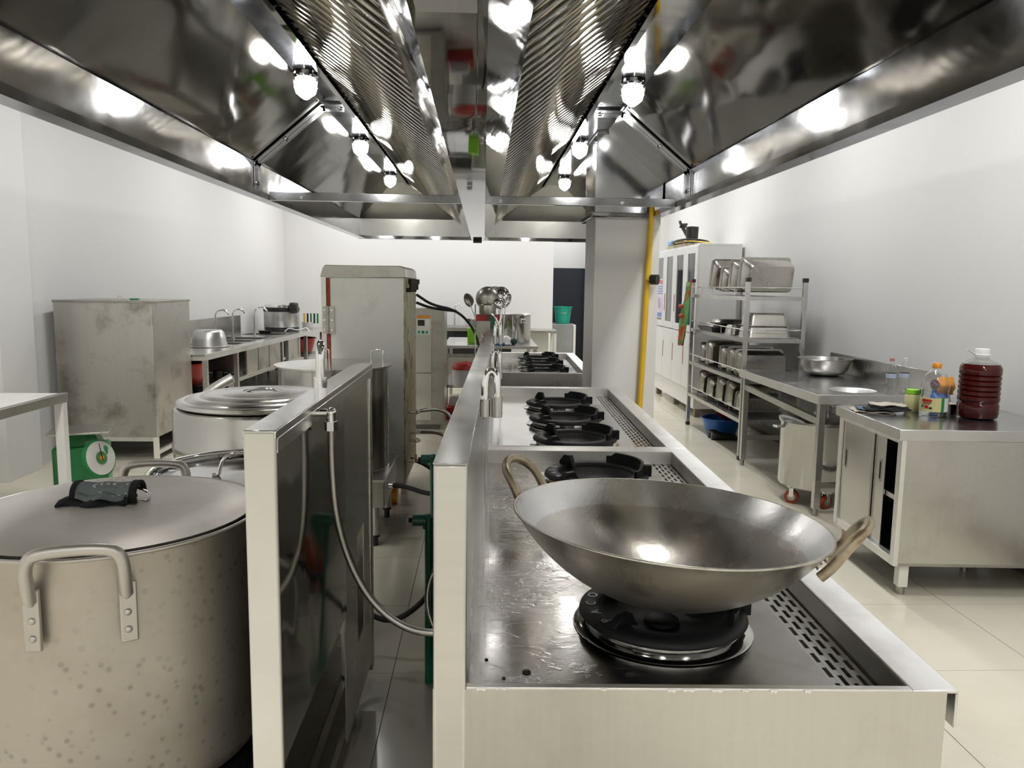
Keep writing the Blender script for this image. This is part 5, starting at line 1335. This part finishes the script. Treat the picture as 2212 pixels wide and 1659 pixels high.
# ladle holder with skimmers, pot and ladle bowls
lh = thing('ladle_rack', 'wire rack holding ladles and skimmers at the far end of the range wall', 'rack', (.03, 5.72, 0))
m = MB()
for a in (-.06, .13): m.cyl((a, 5.72, .0), (a, 5.72, 1.36), .005, 8)
m.cyl((-.06,5.72,1.17), (.13,5.72,1.17), .004, 8); m.cyl((-.06,5.72,1.285), (.13,5.72,1.285), .004, 8); m.build('frame', m_chrome, lh, smooth=40, **W)
MB().box(-.05, .05, 5.68, 5.71, 1.15, 1.24).build('grey_plate', m_dull, lh, **W)
MB().box(-.055, .12, 5.715, 5.73, 1.24, 1.285).build('red_panel', m_red, lh, **W)
MB().box(.04, .085, 5.70, 5.715, 1.15, 1.28).build('green_panel', m_ppr, lh, **W)
t = thing('small_saucepan', 'small lidded steel saucepan on the ladle rack', 'saucepan', (.03, 5.70, 1.29)); MB().lathe([(.0001,0),(.058,0),(.062,.008),(.062,.065),(.066,.068),(.0001,.068)], n=36).build('pan', m_steel, t, smooth=40); MB().lathe([(.066,.069),(.05,.076),(.012,.08),(.008,.09),(.014,.096),(.0001,.097)], n=28).build('lid', m_chrome, t, smooth=40)
def ladle(c, d, r_, lab, depth=.6, mat=None, hl=.30):
    t = thing('ladle', lab, 'ladle', c, group='ladles bunched on the rack')
    q = Vector((0,0,1)).rotation_difference(Vector(d).normalized()).to_matrix()
    MB().lathe([(r_*math.sin(R(a)), -r_*depth*math.cos(R(a))) for a in (1,20,40,60,80,90)]+[(r_+.004,.002)]+[((r_-.003)*math.sin(R(a)), -(r_-.003)*depth*math.cos(R(a))) for a in (90,70,45,20,1)], n=28, m=q).build('bowl', mat or m_chrome, t, smooth=50)
    return t
for i, (c, d, r_, lab, mat) in enumerate((((-.125,5.74,1.475),(-.7,-.6,-.25),.048,'skimmer ladle tilted to the left of the bunch',m_dull), ((.03,5.78,1.49),(.05,.9,-.3),.088,'largest dull domed ladle in the middle of the bunch',m_dull), ((.13,5.80,1.51),(.3,.8,-.2),.065,'shiny ladle top right of the bunch',m_chrome), ((.175,5.75,1.475),(.7,-.5,-.3),.055,'shiny ladle facing right in the bunch',m_chrome), ((.115,5.74,1.455),(-.3,.9,-.4),.045,'small shiny ladle low in the bunch',m_chrome), ((.085,5.86,1.54),(.0,.6,.8),.055,'dark-rimmed ladle at the back of the bunch',m_dull))):
    c = (c[0]*.92+.005, c[1], c[2]-.085); t = ladle(c, d, r_, lab, mat=mat)
    MB().tube([(0,0,0), (.02-.25*(c[0]-.03)*1.0, .0, -.14), (.02-.5*(c[0]-.08), 0, -.30)], .004, 8).build('shaft', m_chrome, t, smooth=60)
# white and blue parcels on the far table
t = thing('cloth_bundle', 'white cloth bundle with dark green corner on the far table', 'bundle', (.27, 9.17, .802))
m = MB(); rings = []; rnd = random.Random(4)
for i in range(7):
    f = i/6; rr_ = .10*math.cos(f*PI/2*.98)**.6+.002; rings.append([(rr_*math.cos(a)*(1+rnd.uniform(-.1,.1)), rr_*.7*math.sin(a), .11*f) for a in [2*PI*k/14 for k in range(14)]])
m.loft(rings).build('cloth', m_white, t, smooth=60); MB().ball((.09,-.03,.045), .045, 12, 8).build('dark_corner', plain('dark_teal', (.01,.05,.05), .4), t, smooth=60)
t = thing('blue_packet', 'blue and white packet lying in front of the cloth bundle', 'packet', (.20, 9.09, .802)); MB().box(-.08, .05, -.02, .03, 0, .035).build('packet', m_blue, t, bevel=.008); MB().box(.05, .13, -.02, .03, 0, .03).build('white_end', m_white, t, bevel=.01)
# side tables to the far right of prep table
t = thing('side_table', 'plain steel-legged table behind the big far pot', 'table', (.85, 11.3, 0)); MB().box(.50, 1.05, 11.0, 11.6, .84, .87).build('table_top', m_dull, t, **W)
legs([(x, y) for x in (.53, 1.02) for y in (11.03, 11.57)], .02, 0, .84, m_cream, t)
MB().box(.55, .97, 11.55, 11.56, .1, .84).build('back_panel', m_encl, t, **W)
# far sink with tap
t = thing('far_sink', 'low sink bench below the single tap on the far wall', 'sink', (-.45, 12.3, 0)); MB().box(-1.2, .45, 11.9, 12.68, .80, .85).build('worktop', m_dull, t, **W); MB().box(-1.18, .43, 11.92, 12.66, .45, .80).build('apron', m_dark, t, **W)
legs([(x, y) for x in (-1.16, .41) for y in (11.95, 12.62)], .02, 0, .45, m_steel, t)
swan(-.46, 12.55, .85, .34, .055, 'single tall tap on the far wall sink', grp=None)
t = thing('wall_socket', 'dark electric socket on the far wall', 'socket', (-.24, 12.69, .93)); MB().box(-.04, .04, -.012, .008, -.025, .025).build('socket', m_black, t, bevel=.003)
ac = thing('clear_screen', 'clear acrylic screen standing on the far table edge', 'screen', (-.40, 9.1, .801))
MB().box(-.45, -.33, 9.08, 9.086, .801, 1.30).build('sheet', m_pet, ac, **W)
# red cooker and pots on the shelf below
t = thing('red_cooker', 'red-lidded white rice cooker on the lower shelf of the far table', 'cooker', (-.20, 9.0, .332)); MB().lathe([(.0001,0),(.15,0),(.16,.20),(.0001,.2)], n=36).build('body', m_white, t, smooth=40); MB().lathe([(.165,.2),(.165,.22),(.13,.27),(.0001,.29)], n=36).build('lid', m_red, t, smooth=40)
t = thing('steel_kettle', 'dull stainless pot beside the red cooker on the lower shelf', 'pot', (.14, 9.3, .332)); MB().lathe([(.0001,0),(.14,0),(.15,.3),(.0001,.31)], n=36).build('body', m_dull, t, smooth=40)
t = thing('red_tray', 'red-trimmed tray on the floor below the far table', 'tray', (-.28, 8.75, .0)); MB().frust((-.14,.14,-.12,.12), (-.16,.16,-.14,.14), 0, .14).build('tray', m_red, t, bevel=.01); MB().frust((-.11,.11,-.09,.09), (-.09,.09,-.07,.07), .141, .26).build('packet', m_white, t, bevel=.01)
# doorway: navy curtain, small grey fridge and teal bucket
t = thing('dark_screen', 'tall dark navy screen standing in the far doorway', 'screen', (1.5, 13.9, 0)); MB().box(1.20, 1.95, 13.9, 13.93, .02, 1.82).build('panel', m_navy, t, **W)
m = MB(); m.box(1.20, 1.25, 13.8, 14.05, 0, .03); m.box(1.90, 1.95, 13.8, 14.05, 0, .03); m.build('foot', m_black, t, **W)
t = thing('grey_fridge', 'small grey fridge with cream door edge in the far doorway', 'fridge', (1.35, 13.2, 0)); MB().box(1.10, 1.50, 13.0, 13.5, .02, .87).build('body', plain('fridge_grey', (.30,.31,.30), .4), t, bevel=.01, **W); MB().box(1.505, 1.55, 13.0, 13.5, .03, .86).build('door', m_cream, t, bevel=.006, **W)
m = MB(); m.box(1.14, 1.18, 13.05, 13.09, 0, .02); m.box(1.44, 1.48, 13.4, 13.44, 0, .02); m.build('foot', m_black, t, **W)
t = thing('teal_bucket', 'teal plastic bucket standing on the small grey fridge', 'bucket', (1.345, 13.2, .872)); MB().lathe([(.0001,0),(.115,0),(.15,.27),(.162,.272),(.162,.285),(.145,.28),(.11,.01),(.0001,.008)], n=36).build('bucket', m_teal, t, smooth=40)
MB().tube(smoothp([(-.15,-.02,.26),(-.1,-.13,.20),(0,-.155,.17),(.1,-.13,.20),(.15,-.02,.26)], 2), .004, 6).build('handle', m_dull, t, smooth=60)
